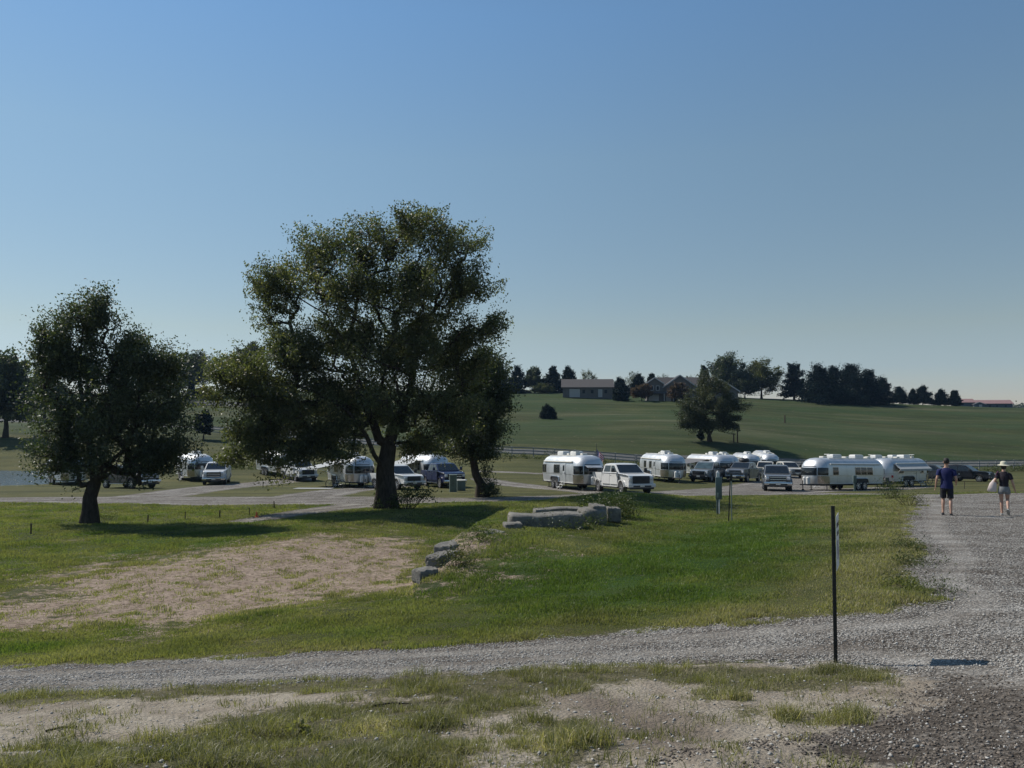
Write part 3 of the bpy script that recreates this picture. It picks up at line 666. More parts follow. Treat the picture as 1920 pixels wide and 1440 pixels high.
# ---- the big tree
Yb = 40.0; B = at(724, Yb); k_ = Yb/FPX
def blob(u, v, ru, rv, n, Yt, base, dy=0.0, ry=None):
    k = Yt/FPX; return (loc(u,v,Yt,base,dy), (ru*k, (ry if ry else (ru+rv)/2*k*1.15), rv*k), n)
bl = [blob(*b[:5], Yb, B, *(b[5:])) for b in (
 (775,440,80,48,75),(690,468,66,52,62),(600,478,62,44,52),(535,535,68,55,60),(515,590,50,34,32),(860,470,62,50,60),(885,540,45,30,30),
 (650,545,80,60,65,-1.5),(740,545,80,80,85,1.5),(810,545,80,70,80,-1),(890,620,50,26,26),(925,605,24,22,12),
 (600,640,60,45,40,1.0),(700,650,90,80,110,0,3.6),(790,650,80,90,110,0.5,3.6),(860,680,60,60,55,1),
 (560,670,66,52,75,-1.0),(500,710,60,62,75,-1.5),(440,725,50,52,56,-1),(475,800,44,44,46,-1.5),(450,690,30,30,20,-1),(560,845,40,30,24,-1.8),(520,780,70,60,85,-1.5),(580,760,70,70,85,-1),(500,830,34,34,24,-1.5),
 (650,745,80,75,100,0.5),(730,760,80,60,80,0,3.6),(810,770,70,60,75,0),(860,760,50,50,45,1),(640,800,50,22,20,-1.5),(600,825,44,26,22,-1),(790,830,50,26,24,1.0),
 (650,850,34,22,10,-2),(445,860,22,20,6,-1.5),(515,885,16,26,7,-1.5))]
tr = [[(0,0,-0.15),(0,0,0.9),loc(722,880,Yb,B),loc(728,835,Yb,B)],
      [loc(728,835,Yb,B),loc(745,790,Yb,B,.3),loc(772,720,Yb,B,.3),loc(782,650,Yb,B,.3),loc(790,590,Yb,B,.2),loc(800,520,Yb,B)],
      [loc(720,850,Yb,B),loc(702,800,Yb,B,-.4),loc(672,720,Yb,B,-.6),loc(652,650,Yb,B,-.4),loc(612,590,Yb,B),loc(560,560,Yb,B)],
      [loc(715,885,Yb,B),loc(700,855,Yb,B,-.8),loc(686,815,Yb,B,-1.4),loc(650,770,Yb,B,-1.6),loc(590,735,Yb,B,-1.6),loc(530,715,Yb,B,-1.5)],
      [loc(652,650,Yb,B,-.4),loc(672,560,Yb,B),loc(680,490,Yb,B)],
      [loc(745,790,Yb,B,.3),loc(800,760,Yb,B,.8),loc(850,720,Yb,B,1)],
      [loc(785,620,Yb,B,.2),loc(830,560,Yb,B),loc(862,500,Yb,B)]]
big_tree = tree('spreading_tree', B, tr, bl, 'leaf_big', 'tallest tree, with a huge spreading crown and forked dark trunk beside the gravel loop', seed=11,
     leaf=0.145, per=175, crad=0.46, base_r=0.60, tip_r=0.0125, pw=0.45, gap=0.26, flare=0.3, loose=5000)
# ---- the tree at left
Yl = 34.0; B2 = at(172, Yl)
bl = [blob(*b[:5], Yl, B2, *(b[5:])) for b in (
 (175,575,36,22,20),(140,592,36,24,20),(92,606,30,18,13),(205,600,18,30,10),(120,632,50,26,26),(180,640,34,30,20),(85,655,34,26,18),(130,678,50,30,34),(185,690,44,36,34),(235,655,36,32,28),(265,640,24,20,12),(285,690,44,48,46),(318,675,18,18,7),(220,720,70,60,95,0,2.4),
 (130,745,62,66,90,0,2.0),(90,690,30,40,20),(295,770,56,62,85),(225,800,84,62,115,0,2.6),(115,820,56,50,70),(335,825,34,40,32),(180,860,80,38,62),(90,875,28,30,20),(285,860,56,32,38),(250,890,40,20,14),(150,905,30,16,7))]
tr = [[(0,0,-.15),(0,0,.6),loc(172,930,Yl,B2),loc(176,905,Yl,B2)],
      [loc(176,905,Yl,B2),loc(170,850,Yl,B2),loc(160,780,Yl,B2),loc(148,700,Yl,B2),loc(158,620,Yl,B2)],
      [loc(176,905,Yl,B2),loc(205,870,Yl,B2,-.4),loc(240,830,Yl,B2,-.5),loc(262,760,Yl,B2,-.3),loc(262,690,Yl,B2)]]
tree('dense_tree', B2, tr, bl, 'leaf_dark', 'dense dark round tree with a short thick trunk, left of the tallest tree', seed=23, leaf=0.13, per=150, crad=0.42, base_r=0.36, tip_r=0.012, gap=0.34, flare=.35, loose=2500)
# ---- leaning tree right of the big one, ivy at its foot
Yr = 48.0; B3 = at(905, Yr)
bl = [blob(*b[:5], Yr, B3, *(b[5:])) for b in (
 (905,720,48,48,46),(880,770,60,50,62),(930,770,34,46,40),(900,820,52,40,46),(850,840,30,26,16),(945,730,20,30,14),(850,700,40,50,34),(905,668,30,24,14),(870,800,50,46,40,1.5),(838,790,30,50,26,1),(930,820,20,22,16),(895,845,46,26,30),(862,855,24,22,14),(915,700,38,30,24))]
tr = [[(0,0,-.15),(-.1,0,.8),loc(893,890,Yr,B3),loc(884,850,Yr,B3)],[loc(884,850,Yr,B3),loc(885,800,Yr,B3),loc(900,740,Yr,B3)],[loc(885,800,Yr,B3),loc(860,760,Yr,B3,.5)]]
lean = tree('leaning_tree', B3, tr, bl, 'leaf_dark', 'leaning tree with leafy shoots round its trunk, just right of the tallest tree', seed=31, leaf=0.16, per=165, crad=0.42, base_r=0.32, gap=0.05, loose=1500)
def leafy(name, blobs, mat, leaf, per, crad, parent=None, seed=3, tip=0.008, stems=True, zbase=0.0, aspect=0.5, droop=0.1):
    """bush foliage + stems as two meshes"""
    g = np.random.default_rng(seed); A = []
    for c, rad, n in blobs:
        q = g.normal(0,1,(n,3)); q /= np.linalg.norm(q,axis=1)[:,None]; q *= g.uniform(0,1,(n,1))**.5; A.append(np.array(c)+q*np.array(rad))
    A = np.concatenate(A); A[:,2] = np.maximum(A[:,2], zbase+0.03); n = len(A)
    C = np.repeat(A, per, 0)+g.normal(0,crad,(n*per,3)); C[:,2] = np.maximum(C[:,2], zbase+0.01)
    Vl, Fl, tl = leaf_quads(C, leaf, np.clip(np.repeat(g.uniform(0,.8,n),per)+g.normal(0,.12,n*per),0,1), droop, aspect)
    o = mesh_np(name, Vl, Fl, M[mat], parent, {'tint': tl})
    if stems:
        b0 = np.stack([A[:,0]*.25, A[:,1]*.25, np.full(n, zbase-0.05)],1); sel = g.uniform(0,1,n) < .6
        Vs, Fs = frusta((b0[sel], A[sel], np.full(sel.sum(),tip*1.6), np.full(sel.sum(),tip*.6)), 3)
        mesh_np('stem', Vs, Fs, M['bark'], parent)
    return o
leafy('ivy_growth', [((0.45,-.15,.7),(.55,.5,.75),46),((.2,-.1,1.5),(.35,.35,.7),20),((.7,0,.35),(.5,.5,.4),20)], 'leaf_dark', .12, 26, .14, lean, 5, stems=False)
sh = empty('trunk_sapling', at(765, 39.2)); tag(sh, 'low leafy sapling growing at the right foot of the tallest tree', 'shrub')
leafy('foliage', [((0,0,.7),(.7,.5,.6),30),((.9,0,.75),(.8,.4,.35),22),((-.6,0,.4),(.4,.3,.4),12),((-1.6,.3,.4),(.3,.3,.5),6)], 'weed', .13, 16, .16, sh, 8)

# ---- background trees: prototypes by kind, each instance keeps its own trunk and crown
def proto(kind, h, w, seed):
    t = None
    if kind == 'round':
        bl = [((0,0,h*.62),(w*.46,w*.46,h*.34),70),((w*.2,0,h*.45),(w*.3,w*.35,h*.25),26),((-w*.2,.1,h*.45),(w*.3,w*.35,h*.25),26),((0,0,h*.82),(w*.26,w*.26,h*.18),18)]
        tr = [[(0,0,-.2),(0,0,h*.14),(0.05,0,h*.24)],[(0,0,h*.24),(.1,0,h*.7)]]; a = ('leaf_grey', .42, 190, w*.085)
    elif kind == 'loose':
        bl = [((0,0,h*.6),(w*.45,w*.45,h*.36),60),((w*.25,0,h*.5),(w*.25,w*.3,h*.2),18),((-w*.22,0,h*.55),(w*.25,w*.3,h*.2),18)]
        tr = [[(0,0,-.2),(0,0,h*.15),(0.1,0,h*.28)],[(0,0,h*.28),(.2,0,h*.8)]]; a = ('leaf_grey', .28, 45, w*.08)
    elif kind == 'pine':
        bl = [((0,0,h*.2+h*.75*(i/7)),(w*.55*(1-.70*(i/7)**1.2),w*.55*(1-.70*(i/7)**1.2),h*.10),int(34*(1-.6*i/7))+4) for i in range(8)]
        tr = [[(0,0,-.2),(0,0,h*.15),(0,0,h*.3)],[(0,0,h*.3),(0,0,h*.97)]]; a = ('needle', .40, 130, w*.075)
    elif kind == 'low_pine':
        bl = [((0,0,h*.04+h*.86*(i/7)),(w*.58*(1-.80*(i/7)**1.35),w*.58*(1-.80*(i/7)**1.35),h*.10),int(40*(1-.5*i/7))+5) for i in range(8)]
        tr = [[(0,0,-.2),(0,0,h*.04),(0,0,h*.1)],[(0,0,h*.1),(0,0,h*.95)]]; a = ('needle', .40, 130, w*.075)
    return tr, bl, a
def bg(name, u, Y, vtop, wpx, kind, label, seed, mat=None, group=None, gap=.2, sink=0.1):
    p = at(u, Y); h = (ray(u, vtop)[2]*Y+CAM_Z)-p.z; w = wpx*Y/FPX*(1.12 if Y>200 else 1); p.z -= sink
    tr, bl, a = proto(kind, h, w, seed)
    sc = math.sqrt(max(h,2)/9.0)
    return tree(name, p, tr, bl, mat or a[0], label, 'tree' , seed, leaf=a[1]*sc, per=a[2], crad=a[3], base_r=.028*h, tip_r=.012*sc, step=max(.5,h*.1), gap=gap, group=group, nside=3, flare=.4, shell=.45)
GP = 'trees on the far ridge'
RIDGE = [ # name,u,Y,vtop,w,kind,label,mat
 ('ridge_pine',940,238,692,34,'low_pine','dark pine on the ridge, first right of the tallest tree',None),
 ('ridge_pine',970,240,687,36,'low_pine','pointed dark pine on the ridge, second right of the tallest tree',None),
 ('ridge_tree',1003,242,688,34,'round','broad dark tree on the ridge, left of the two pines beside the long garage','leaf_dark'),
 ('ridge_pine',1036,244,689,36,'low_pine','dark pine on the ridge, one away from the left end of the long garage',None),
 ('ridge_pine',1066,250,690,38,'low_pine','pine rising behind the left end of the long garage roof',None),
 ('ridge_tree',1103,262,690,30,'loose','pale round tree rising behind the middle of the long garage roof','leaf_yellow'),
 ('ridge_shrub',1016,238,722,40,'round','low pale bush in front of the pines left of the garage','leaf_yellow'),
 ('ridge_pine',1162,236,708,34,'low_pine','dark low pine touching the right end of the long garage',None),
 ('bare_tree',1188,262,694,34,'loose','thin nearly bare tree behind the pines between the two houses','leaf_grey'),
 ('ridge_pine',1197,240,703,32,'low_pine','middle dark pine between the garage and the gabled house',None),
 ('ridge_pine',1222,242,701,30,'low_pine','dark pine directly behind the left gable of the house',None),
 ('ridge_tree',1243,258,697,26,'loose','small pale tree peeping over the roof of the gabled house','leaf_grey'),
 ('blue_spruce',1163,205,725,24,'low_pine','small pointed spruce on the lawn in front of the garage',None),
 ('red_maple',1203,206,720,32,'round','small reddish tree left of the gabled house','leaf_autumn'),
 ('red_maple',1273,203,720,34,'round','small reddish tree in front of the gabled house','leaf_autumn'),
 ('ridge_tree',1295,262,698,20,'loose','thin dark tree behind the right gable of the house','leaf_dark'),
 ('ridge_tree',1320,255,687,28,'pine','narrow dark tree just left of the tallest ridge tree','leaf_dark'),
 ('ridge_tree',1364,250,664,64,'round','tallest tree on the ridge, wide and dark green behind the house','leaf_dark'),
 ('ridge_tree',1428,248,675,66,'round','round olive tree on the ridge with a yellowish top','leaf_yellow'),
 ('ridge_tree',1397,246,705,50,'round','lower dark tree between the tallest ridge tree and the olive one','leaf_dark'),
 ('ridge_pine',1489,247,684,46,'pine','upright pine standing by itself left of the big pine clump',None),
 ('clump_pine',1535,236,686,70,'low_pine','leftmost and pointed pine of the big dark clump',None),
 ('clump_pine',1565,242,690,60,'low_pine','second pine from the left in the big dark clump',None),
 ('clump_pine',1597,238,688,78,'low_pine','tall broad pine at the middle of the big dark clump',None),
 ('clump_pine',1628,240,697,64,'low_pine','pine right of the middle in the big dark clump',None),
 ('clump_pine',1655,243,711,34,'pine','rightmost and lower pine of the big dark clump',None),
]
for i, (nm, u, Y, vt, w, kd, lb, mt) in enumerate(RIDGE): bg(nm, u, Y, vt, w, kd, lb, 100+i, mt, GP)
GR = 'row of small trees on the right ridge'
for i, (u, vt, w, lb) in enumerate(((1687,729,32,'first small tree of the ridge row, next to the big pine clump'),(1712,731,18,'narrowest small tree of the ridge row'),
        (1730,727,36,'widest and tallest small tree of the ridge row'),(1764,733,28,'small pointed tree of the ridge row, second from its right end'),(1790,734,22,'last small tree of the ridge row, beside the red-roofed building'))):
    bg('row_tree', u, 252, vt, w, 'pine', lb, 140+i, None, GR, gap=.1)
# mid-distance trees
p = at(1330,127)
def midtree():
    b = [blob(u,v,ru,rv,n,127,p,dy) for u,v,ru,rv,n,dy in ((1330,752,52,34,80,0),(1296,770,26,26,34,-1),(1368,768,26,28,34,1),(1330,725,36,20,36,0),(1345,785,40,16,26,0),(1305,790,24,14,22,0),(1297,797,22,12,20,-.6),(1362,797,24,12,20,.6),(1332,799,26,9,16,-1.2))]
    s = lambda u,v,dy=0: loc(u,v,127,p,dy)
    t = [[(0,0,-.1),s(1329,806),s(1328,795)]] + [[s(u0,812,dy),s(u1,798,dy),s(u2,775,dy)] for u0,u1,u2,dy in ((1318,1314,1306,.5),(1340,1342,1346,.8),(1350,1353,1360,-.5),(1312,1306,1296,-.6),(1357,1361,1372,.4))]
    tree('multi_trunk_tree', p, t, b, 'leaf_grey', 'broad rounded tree with several trunks standing by itself on the hillside', seed=61, leaf=.24, per=230, crad=.6, base_r=.3, tip_r=.018, gap=.15, nside=3)
midtree()
def bush(name, u, Y, vtop, wpx, mat, label, seed, cat='bush', n=60, leaf=.2):
    q = at(u,Y); h = (ray(u,vtop)[2]*Y+CAM_Z)-q.z; w = wpx*Y/FPX; rt = empty(name, q); tag(rt, label, cat)
    leafy('foliage', [((0,0,h*.48),(w*.42,w*.42,h*.45),n),((0,0,h*.75),(w*.2,w*.2,h*.25),n//4)], mat, leaf, 70, w*.07, rt, seed); return rt
q_ = at(1028,163); rt_ = empty('cedar_bush', q_); tag(rt_, 'dark rounded bush alone on the open hillside above the silver trailers', 'bush')
leafy('foliage', [((0,0,1.1),(1.5,1.3,1.1),90),((-.5,0,2.1),(.8,.8,.7),34),((.4,0,1.9),(.9,.8,.6),34),((-1.2,0,.8),(.6,.6,.8),24),((1.3,0,.7),(.5,.5,.7),20),((-.25,0,2.7),(.3,.3,.4),10)], 'needle', .24, 60, .2, rt_, 71)
bush('low_shrub', 1314, 127, 806, 16, 'needle', 'low dark shrub at the foot of the multi-trunk tree', 72, n=30)
bg('small_pine', 383, 120, 770, 34, 'round', 'small young rounded pine on the slope left of the tallest tree, beside the white fence', 75, 'needle')
bg('far_tree', 362, 214, 662, 80, 'round', 'airy greyish tree on the far side of the upper drive, between the two near trees', 76, 'leaf_grey', gap=.05)
bg('far_tree', 334, 218, 672, 40, 'loose', 'greyish tree just behind the right edge of the dense dark tree', 77, 'leaf_grey')
bg('far_cedar', 358, 200, 712, 24, 'low_pine', 'small oval evergreen beside the upper drive', 78)
bg('far_shrub', 380, 202, 727, 24, 'round', 'dull reddish shrub right of the oval evergreen', 79, 'leaf_autumn')
bg('far_tree', 470, 215, 640, 60, 'round', 'greyish tree showing over the left shoulder of the tallest tree', 80, 'leaf_grey')
bg('far_tree', 425, 212, 672, 50, 'loose', 'pale tree partly hidden by the left leaves of the tallest tree', 81, 'leaf_grey')
bg('left_tree', 12, 112, 664, 120, 'round', 'broad dark tree at the left edge of the photo, beyond the pond', 82, 'leaf_dark', gap=0)
bg('left_tree', -75, 112, 670, 100, 'round', 'dark tree cut off by the left edge of the photo beyond the pond', 83, 'leaf_dark', gap=0)
bg('left_tree', 85, 150, 690, 80, 'round', 'tree behind the dense dark tree, left of its crown', 84, 'leaf_dark')
bg('left_tree', 300, 190, 695, 80, 'round', 'dark tree mostly hidden behind the dense dark tree', 85, 'leaf_dark')
# far-off line of woods at the horizon (one mass)
g = np.random.default_rng(5); n = 4200
tt_ = g.uniform(0.60,0.78,n); yy = g.uniform(760,800,n); xx = tt_*yy; zz = H(xx,yy)+np.abs(g.normal(0,1,n))*2.6*(0.7+.4*np.sin(xx*.05))
Vl,Fl,tl = leaf_quads(np.stack([xx,yy,zz],1), 2.2, g.uniform(0,.8,n), .1, .7)
tag(mesh_np('far_woods', Vl, Fl, M['leaf_grey'], None, {'tint':tl}), 'thin far-off line of woods on the horizon right of the red-roofed building', 'woods', kind='stuff')

# ------------------------------------------------------------------ vehicles
def wheel(parent, c, r, w, side, spokes=6, rim='rim'):
    """tyre with a rim child; side = +1/-1 the outward y direction"""
    t = MB(); n = 28; rings = []
    for (yy, rr) in ((-w/2,r*.62),(-w/2,r*.93),(-w*.38,r),(w*.38,r),(w/2,r*.93),(w/2,r*.62)):
        rings.append([(rr*math.cos(6.2832*i/n), yy*1.0, rr*math.sin(6.2832*i/n)) for i in range(n)])
    t.loft(rings, True, False)
    t.cyl((0,-w*.40,0),(0,w*.28 if side>0 else -w*.28,0), r*.60, r*.60, 20)
    o = t.build('wheel', M['rubber'], parent, smooth=35); o.location = c
    q = MB(); y0 = side*w*.30; y1 = side*w*.47
    ring = [(r*.66*math.cos(6.2832*i/n), r*.66*math.sin(6.2832*i/n)) for i in range(n)]
    q.loft([[(x,side*w*.30,z) for x,z in ring],[(x,side*w*.50,z) for x,z in ring],[(x*.9,side*w*.50,z*.9) for x,z in ring],[(x*.88,side*w*.34,z*.88) for x,z in ring]], True, False)
    q.cyl((0,y0,0),(0,y1,0), r*.17, r*.14, 12)
    for k in range(spokes):
        a = 6.2832*k/spokes; ca, sa = math.cos(a), math.sin(a); w1 = r*.085
        q.add([(ca*r*.1-sa*w1,y1,sa*r*.1+ca*w1),(ca*r*.1+sa*w1,y1,sa*r*.1-ca*w1),(ca*r*.63+sa*w1*.8,y1,sa*r*.63-ca*w1*.8),(ca*r*.63-sa*w1*.8,y1,sa*r*.63+ca*w1*.8),
               (ca*r*.1-sa*w1,y0,sa*r*.1+ca*w1),(ca*r*.1+sa*w1,y0,sa*r*.1-ca*w1),(ca*r*.63+sa*w1*.8,y0,sa*r*.63-ca*w1*.8),(ca*r*.63-sa*w1*.8,y0,sa*r*.63+ca*w1*.8)],
              [[0,1,2,3],[4,5,6,7],[0,1,5,4],[1,2,6,5],[2,3,7,6],[3,0,4,7]])
    q.build('rim', M[rim], o, smooth=30)
    return o

def pickup(paint='white', L=6.1, W=2.03, Hh=1.98, hood=1.22, grille='grid', chrome=False, tonneau=False, light_glass=False, suv=False, bright_bumper=True):
    """x forward, z up, origin on the ground below the middle"""
    rt = empty('parked_car' if suv else 'pickup_truck'); P = M['paint_'+paint]
    xf, xr = L/2, -L/2; wr = 0.41 if not suv else .37; fx = xf-1.02; rx = xr+1.28; hw = W/2
    zb = 0.50 if not suv else .38; belt = hood+0.09 if not suv else hood+.06
    cab_f = xf-1.55; cab_r = cab_f-2.75 if not suv else xr+0.25; bedz = hood+0.06
    def arch(cx, rr, n=9): return [(cx+rr*math.cos(a), wr+rr*math.sin(a)) for a in np.linspace(math.pi-0.25, 0.25, n)]
    ra = wr+.085
    # lower body side outline, front to the right
    top = [(xf-.06,zb+.02),(xf-.02,hood-.28),(xf-.12,hood-.07),(xf-.35,hood),(cab_f+.1,hood+.07),(cab_f-.2,belt)]
    if suv: top += [(xr+.35,belt),(xr+.06,belt-.12),(xr,belt-.45),(xr+.05,zb+.05)]
    else: top += [(cab_r,belt),(cab_r,0.80),(xr+.02,0.80),(xr+.02,zb+.08)]
    bottom = arch(rx,ra)+[(rx+ra,zb-.04),(fx-ra,zb-.04)]+arch(fx,ra)
    poly = top[::-1]+[]
    poly = [top[-1]]+[(rx-ra-.02,zb+.02)]+bottom+[(fx+ra+.01,zb)]+top[:-1]
    body = MB()
    # sections across the width: the shoulders are pulled in for tumblehome
    n = len(poly); ys = [-hw+.07,-hw+.015,-hw,hw,hw-.015,hw-.07]
    def sect(y):
        e = 1 if abs(abs(y)-hw) < 1e-6 else (.6 if abs(abs(y)-(hw-.015))<1e-6 else 0)
        out=[]
        for (x,z) in poly:
            k = max(0,(z-1.0))*.10; taper = max(0,(x-(xf-.55)))*.28
            yy = (abs(y)-k-taper)*(1 if y>0 else -1); zz = z - (0 if e==0 else (.035*e if z>hood-.12 else 0)); out.append((x-(.02*e if x>xf-.2 else 0),yy,zz))
        return out
    body.loft([sect(y) for y in ys], True, True)
    b = body.build('body', P, rt, smooth=32)
    lo = MB()                                                     # underbody, arches stay open
    lo.box((0,0,zb-.02),(L-.7,W-.62,.2)); lo.box(((fx+rx)/2,0,.42),(fx-rx-1.0,.9,.12)); lo.cyl((fx,-hw+.2,wr),(fx,hw-.2,wr),.07); lo.cyl((rx,-hw+.2,wr),(rx,hw-.2,wr),.09)
    lo.build('chassis', M['dark_frame'], rt)
    if not suv:
        bed = MB(); bx0, bx1 = xr+.02, cab_r-.02; bw = hw-.02
        for s in (-1,1): bed.box(((bx0+bx1)/2, s*(bw-.05), (.78+bedz)/2+.01), (bx1-bx0, .10, bedz-.78), .02)
        bed.box((bx0+.04,0,(.78+bedz)/2+.005),(.09,2*bw-.14,bedz-.80),.02); bed.build('bed', P, rt, smooth=30)
        if tonneau:
            t = MB(); t.box(((bx0+bx1)/2,0,bedz+.03),(bx1-bx0-.05,2*bw-.12,.04),.012); t.build('bed_cover', M['black_pl'], rt)
    # cab greenhouse
    g0, g1 = cab_f+.05, cab_r+.02; t0, t1 = cab_f-.78, cab_r+(.20 if not suv else .42); zt = Hh-.06
    wb, wt = hw-.075, hw-.20
    cab = MB()
    def cs(y, inset):
        return [(g0-inset*.2,y,belt-.03),(t0+.02,y*wt/wb,zt-.03),(t0-.16,y*wt/wb,zt+.02),((t0+t1)/2,y*wt/wb*.97,Hh),(t1+.12,y*wt/wb,zt+.02),(t1,y*wt/wb,zt-.04),(g1+inset*.2,y,belt-.03)]
    def ring(f):   # f in 0..1 from one side to the other, crowned roof
        return None
    rr = []
    for s, dz in ((-1,0),(-.93,.018),(-.5,.03),(0,.036),(.5,.03),(.93,.018),(1,0)):
        q = cs(s*wb,0); rr.append([(x,y,z-(.03 if abs(s)==1 and z>zt-.035 else 0)+(dz-.018 if z>zt else 0)) for x,y,z in q])
    cab.loft(rr, True, True); c = cab.build('cab', P, rt, smooth=34)
    G = M['glass_light'] if light_glass else M['glass']
    def lerp(a,b,t): return tuple(a[i]+(b[i]-a[i])*t for i in range(3))
    # windscreen and rear window: slabs laid on the sloping frames
    def pane(A,B,C,D,name,mat,m=.0,off=.012,th=.012):
        A,B,C,D = map(Vector,(A,B,C,D)); cen=(A+B+C+D)/4; nn = (B-A).cross(D-A).normalized()
        if nn.dot(cen-Vector((0,0,1.2))) < 0: nn = -nn
        q = [p+(cen-p)*m for p in (A,B,C,D)]; o_ = MB()
        o_.add([p+nn*off for p in q]+[p-nn*th for p in q],[[0,1,2,3],[4,5,6,7],[0,1,5,4],[1,2,6,5],[2,3,7,6],[3,0,4,7]])
        return o_.build(name, mat, rt)
    xs1 = lambda z: g0+(t0+.02-g0)*(z-belt+.03)/(zt-belt)
    xs2 = lambda z: g1+(t1-g1)*(z-belt+.03)/(zt-.01-belt)
    pane((xs1(belt),-wb+.09,belt),(xs1(belt),wb-.09,belt),(xs1(zt-.05),wt-.07,zt-.05),(xs1(zt-.05),-wt+.07,zt-.05),'windscreen',G)
    pane((xs2(belt+.06),-wb+.16,belt+.06),(xs2(belt+.06),wb-.16,belt+.06),(xs2(zt-.09),wt-.12,zt-.09),(xs2(zt-.09),-wt+.12,zt-.09),'rear_window',M['glass'])
    def side_y(z): return wb+(wt-wb)*(z-(belt-.03))/(zt-.03-(belt-.03))
    def xg(z): return g0+(t0-g0)*(z-belt)/(zt-belt)
    def xr_(z): return g1+(t1-g1)*(z-belt)/(zt-belt)
    zl, zh = belt+.03, zt-.10; mid = (g0+g1)/2-.02 if not suv else cab_f-1.5
    for s in (-1,1):
        spans = [(lambda z: xg(z)-.22, lambda z: mid+.04), (lambda z: mid-.06, lambda z: (xr_(z)+.2 if not suv else mid-.95))]
        if suv: spans.append((lambda z: mid-1.03, lambda z: xr_(z)+.18))
        for a_, b_ in spans:
            pane((a_(zl),s*side_y(zl),zl),(b_(zl),s*side_y(zl),zl),(b_(zh),s*side_y(zh),zh),(a_(zh),s*side_y(zh),zh),'side_window',M['glass'],0,.010,.01)
        # doors: thin raised panels so shut lines show
        edges = [(mid+.02, cab_f-.02),(cab_r+.03 if not suv else mid-1.02, mid-.02)]
        for x0,x1 in edges:
            x0c = max(x0, rx+ra+.02)
            d = MB(); z0_ = zb+.12
            pl = [(x0c,z0_),(x1-.03,z0_),(x1-.03,belt-.10),(x0,belt-.10),(x0,z0_+.35)] if x0 < x0c-.01 else [(x0,z0_),(x1-.03,z0_),(x1-.03,belt-.10),(x0,belt-.10)]
            yo = s*(hw-.012)
            vs = [(x,s*(hw+.006-max(0,z-1.0)*.10),z) for x,z in pl]+[(x,s*(hw-.04-max(0,z-1.0)*.1),z) for x,z in pl]; k=len(pl)
            d.add(vs,[list(range(k)),list(range(k,2*k))]+[[i,(i+1)%k,k+(i+1)%k,k+i] for i in range(k)])
            do = d.build('door', P, rt)
            h = MB(); h.box((x0+.16,s*(hw+.012-.02),belt-.17),(.20,.035,.035),.01); h.build('handle', M['chrome'] if chrome else P, do)
        mm = MB(); mm.box((cab_f-.28,s*(hw+.17),belt+.16),(.13,.21,.27),.035); mm.box((cab_f-.25,s*(hw+.03),belt+.05),(.06,.2,.05)); mm.build('mirror', M['black_pl'] if not chrome else P, rt, smooth=30)
        # lamps
        fy = hw-.27; h = MB(); h.box((xf-.055,s*(hw-.29),hood-.27),(.14,.26,.22 if grille!='wide' else .16),.02,rz=-s*.38); h.build('headlight', M['lamp'], rt, smooth=30)
        tl = MB(); tl.box((xr+.025,s*(hw-.09),1.0 if not suv else .95),(.06,.13,.36),.015); tl.build('tail_light', M['redlamp'], rt)
        st = MB(); st.box(((fx+rx)/2+.05,s*(hw-.06),zb-.10),(fx-rx-1.25,.16,.05),.015); st.build('running_board', M['chrome'] if chrome else M['black_pl'], rt)
        for cx in (fx,rx):
            fl = MB()
            arc = np.linspace(math.pi-.12,.12,12); o1=[(cx+(ra+.045)*math.cos(a), wr+(ra+.045)*math.sin(a)) for a in arc]; i1=[(cx+(ra-.01)*math.cos(a), wr+(ra-.01)*math.sin(a)) for a in arc]
            pl = o1+i1[::-1]; m_=len(arc)
            vs=[(x,s*(hw+.014),z) for x,z in pl]+[(x,s*(hw-.10),z) for x,z in pl]; k=len(pl)
            fs=[[i,i+1,k-2-i,k-1-i] for i in range(m_-1)]+[[k+i,k+i+1,2*k-2-i,2*k-1-i] for i in range(m_-1)]+[[i,(i+1)%k,k+(i+1)%k,k+i] for i in range(k)]
            fl.add(vs,fs)
            fl.build('wheel_arch_trim', P if not suv else M['black_pl'], rt)
        for cx in (fx,rx): wheel(rt,(cx,s*(hw-.16),wr),wr,.27,s)
    # grille
    gw = W-.86; gz0, gz1 = hood-.60, hood-.12
    g = MB(); g.box((xf-.005,0,(gz0+gz1)/2),(.05,gw,gz1-gz0),.03); gr = g.build('grille', M['black_pl'], rt, smooth=30)
    bars = MB()
    if grille == 'bars3':
        for z in np.linspace(gz0+.09,gz1-.08,3): bars.box((xf+.022,0,z),(.03,gw-.06,.055),.01)
    elif grille == 'grid':
        for z in np.linspace(gz0+.08,gz1-.06,5): bars.box((xf+.020,0,z),(.02,gw-.08,.014))
        bars.box((xf+.024,0,(gz0+gz1)/2+.02),(.03,gw-.02,.05),.01)
    elif grille == 'frame':
        bars.box((xf+.02,0,gz1-.015),(.04,gw+.06,.05),.012); bars.box((xf+.02,0,gz0+.015),(.04,gw-.1,.05),.012)
        for s in (-1,1): bars.box((xf+.02,s*(gw/2),(gz0+gz1)/2),(.04,.05,gz1-gz0-.02),.012)
    else:
        bars.box((xf+.02,0,(gz0+gz1)/2+.05),(.03,gw-.05,.05),.01)
    bars.build('grille_bar', M['chrome'] if (chrome or grille in('bars3','frame')) else M['dark_frame'], gr)
    bp = MB(); bp.box((xf+.03,0,zb+.08),(.22,W-.10,.24),.05); bp.build('front_bumper', M['chrome'] if (chrome and bright_bumper) else (P if bright_bumper else M['black_pl']), rt, smooth=30)
    it = MB(); it.box((xf+.137,0,zb+.035),(.02,W-.78,.10),.008); it.build('bumper_intake', M['black_pl'], rt)
    for s in (-1,1): it = MB(); it.box((xf+.128,s*(W/2-.24),zb+.09),(.03,.20,.07),.01); it.build('fog_lamp', M['lamp'], rt)
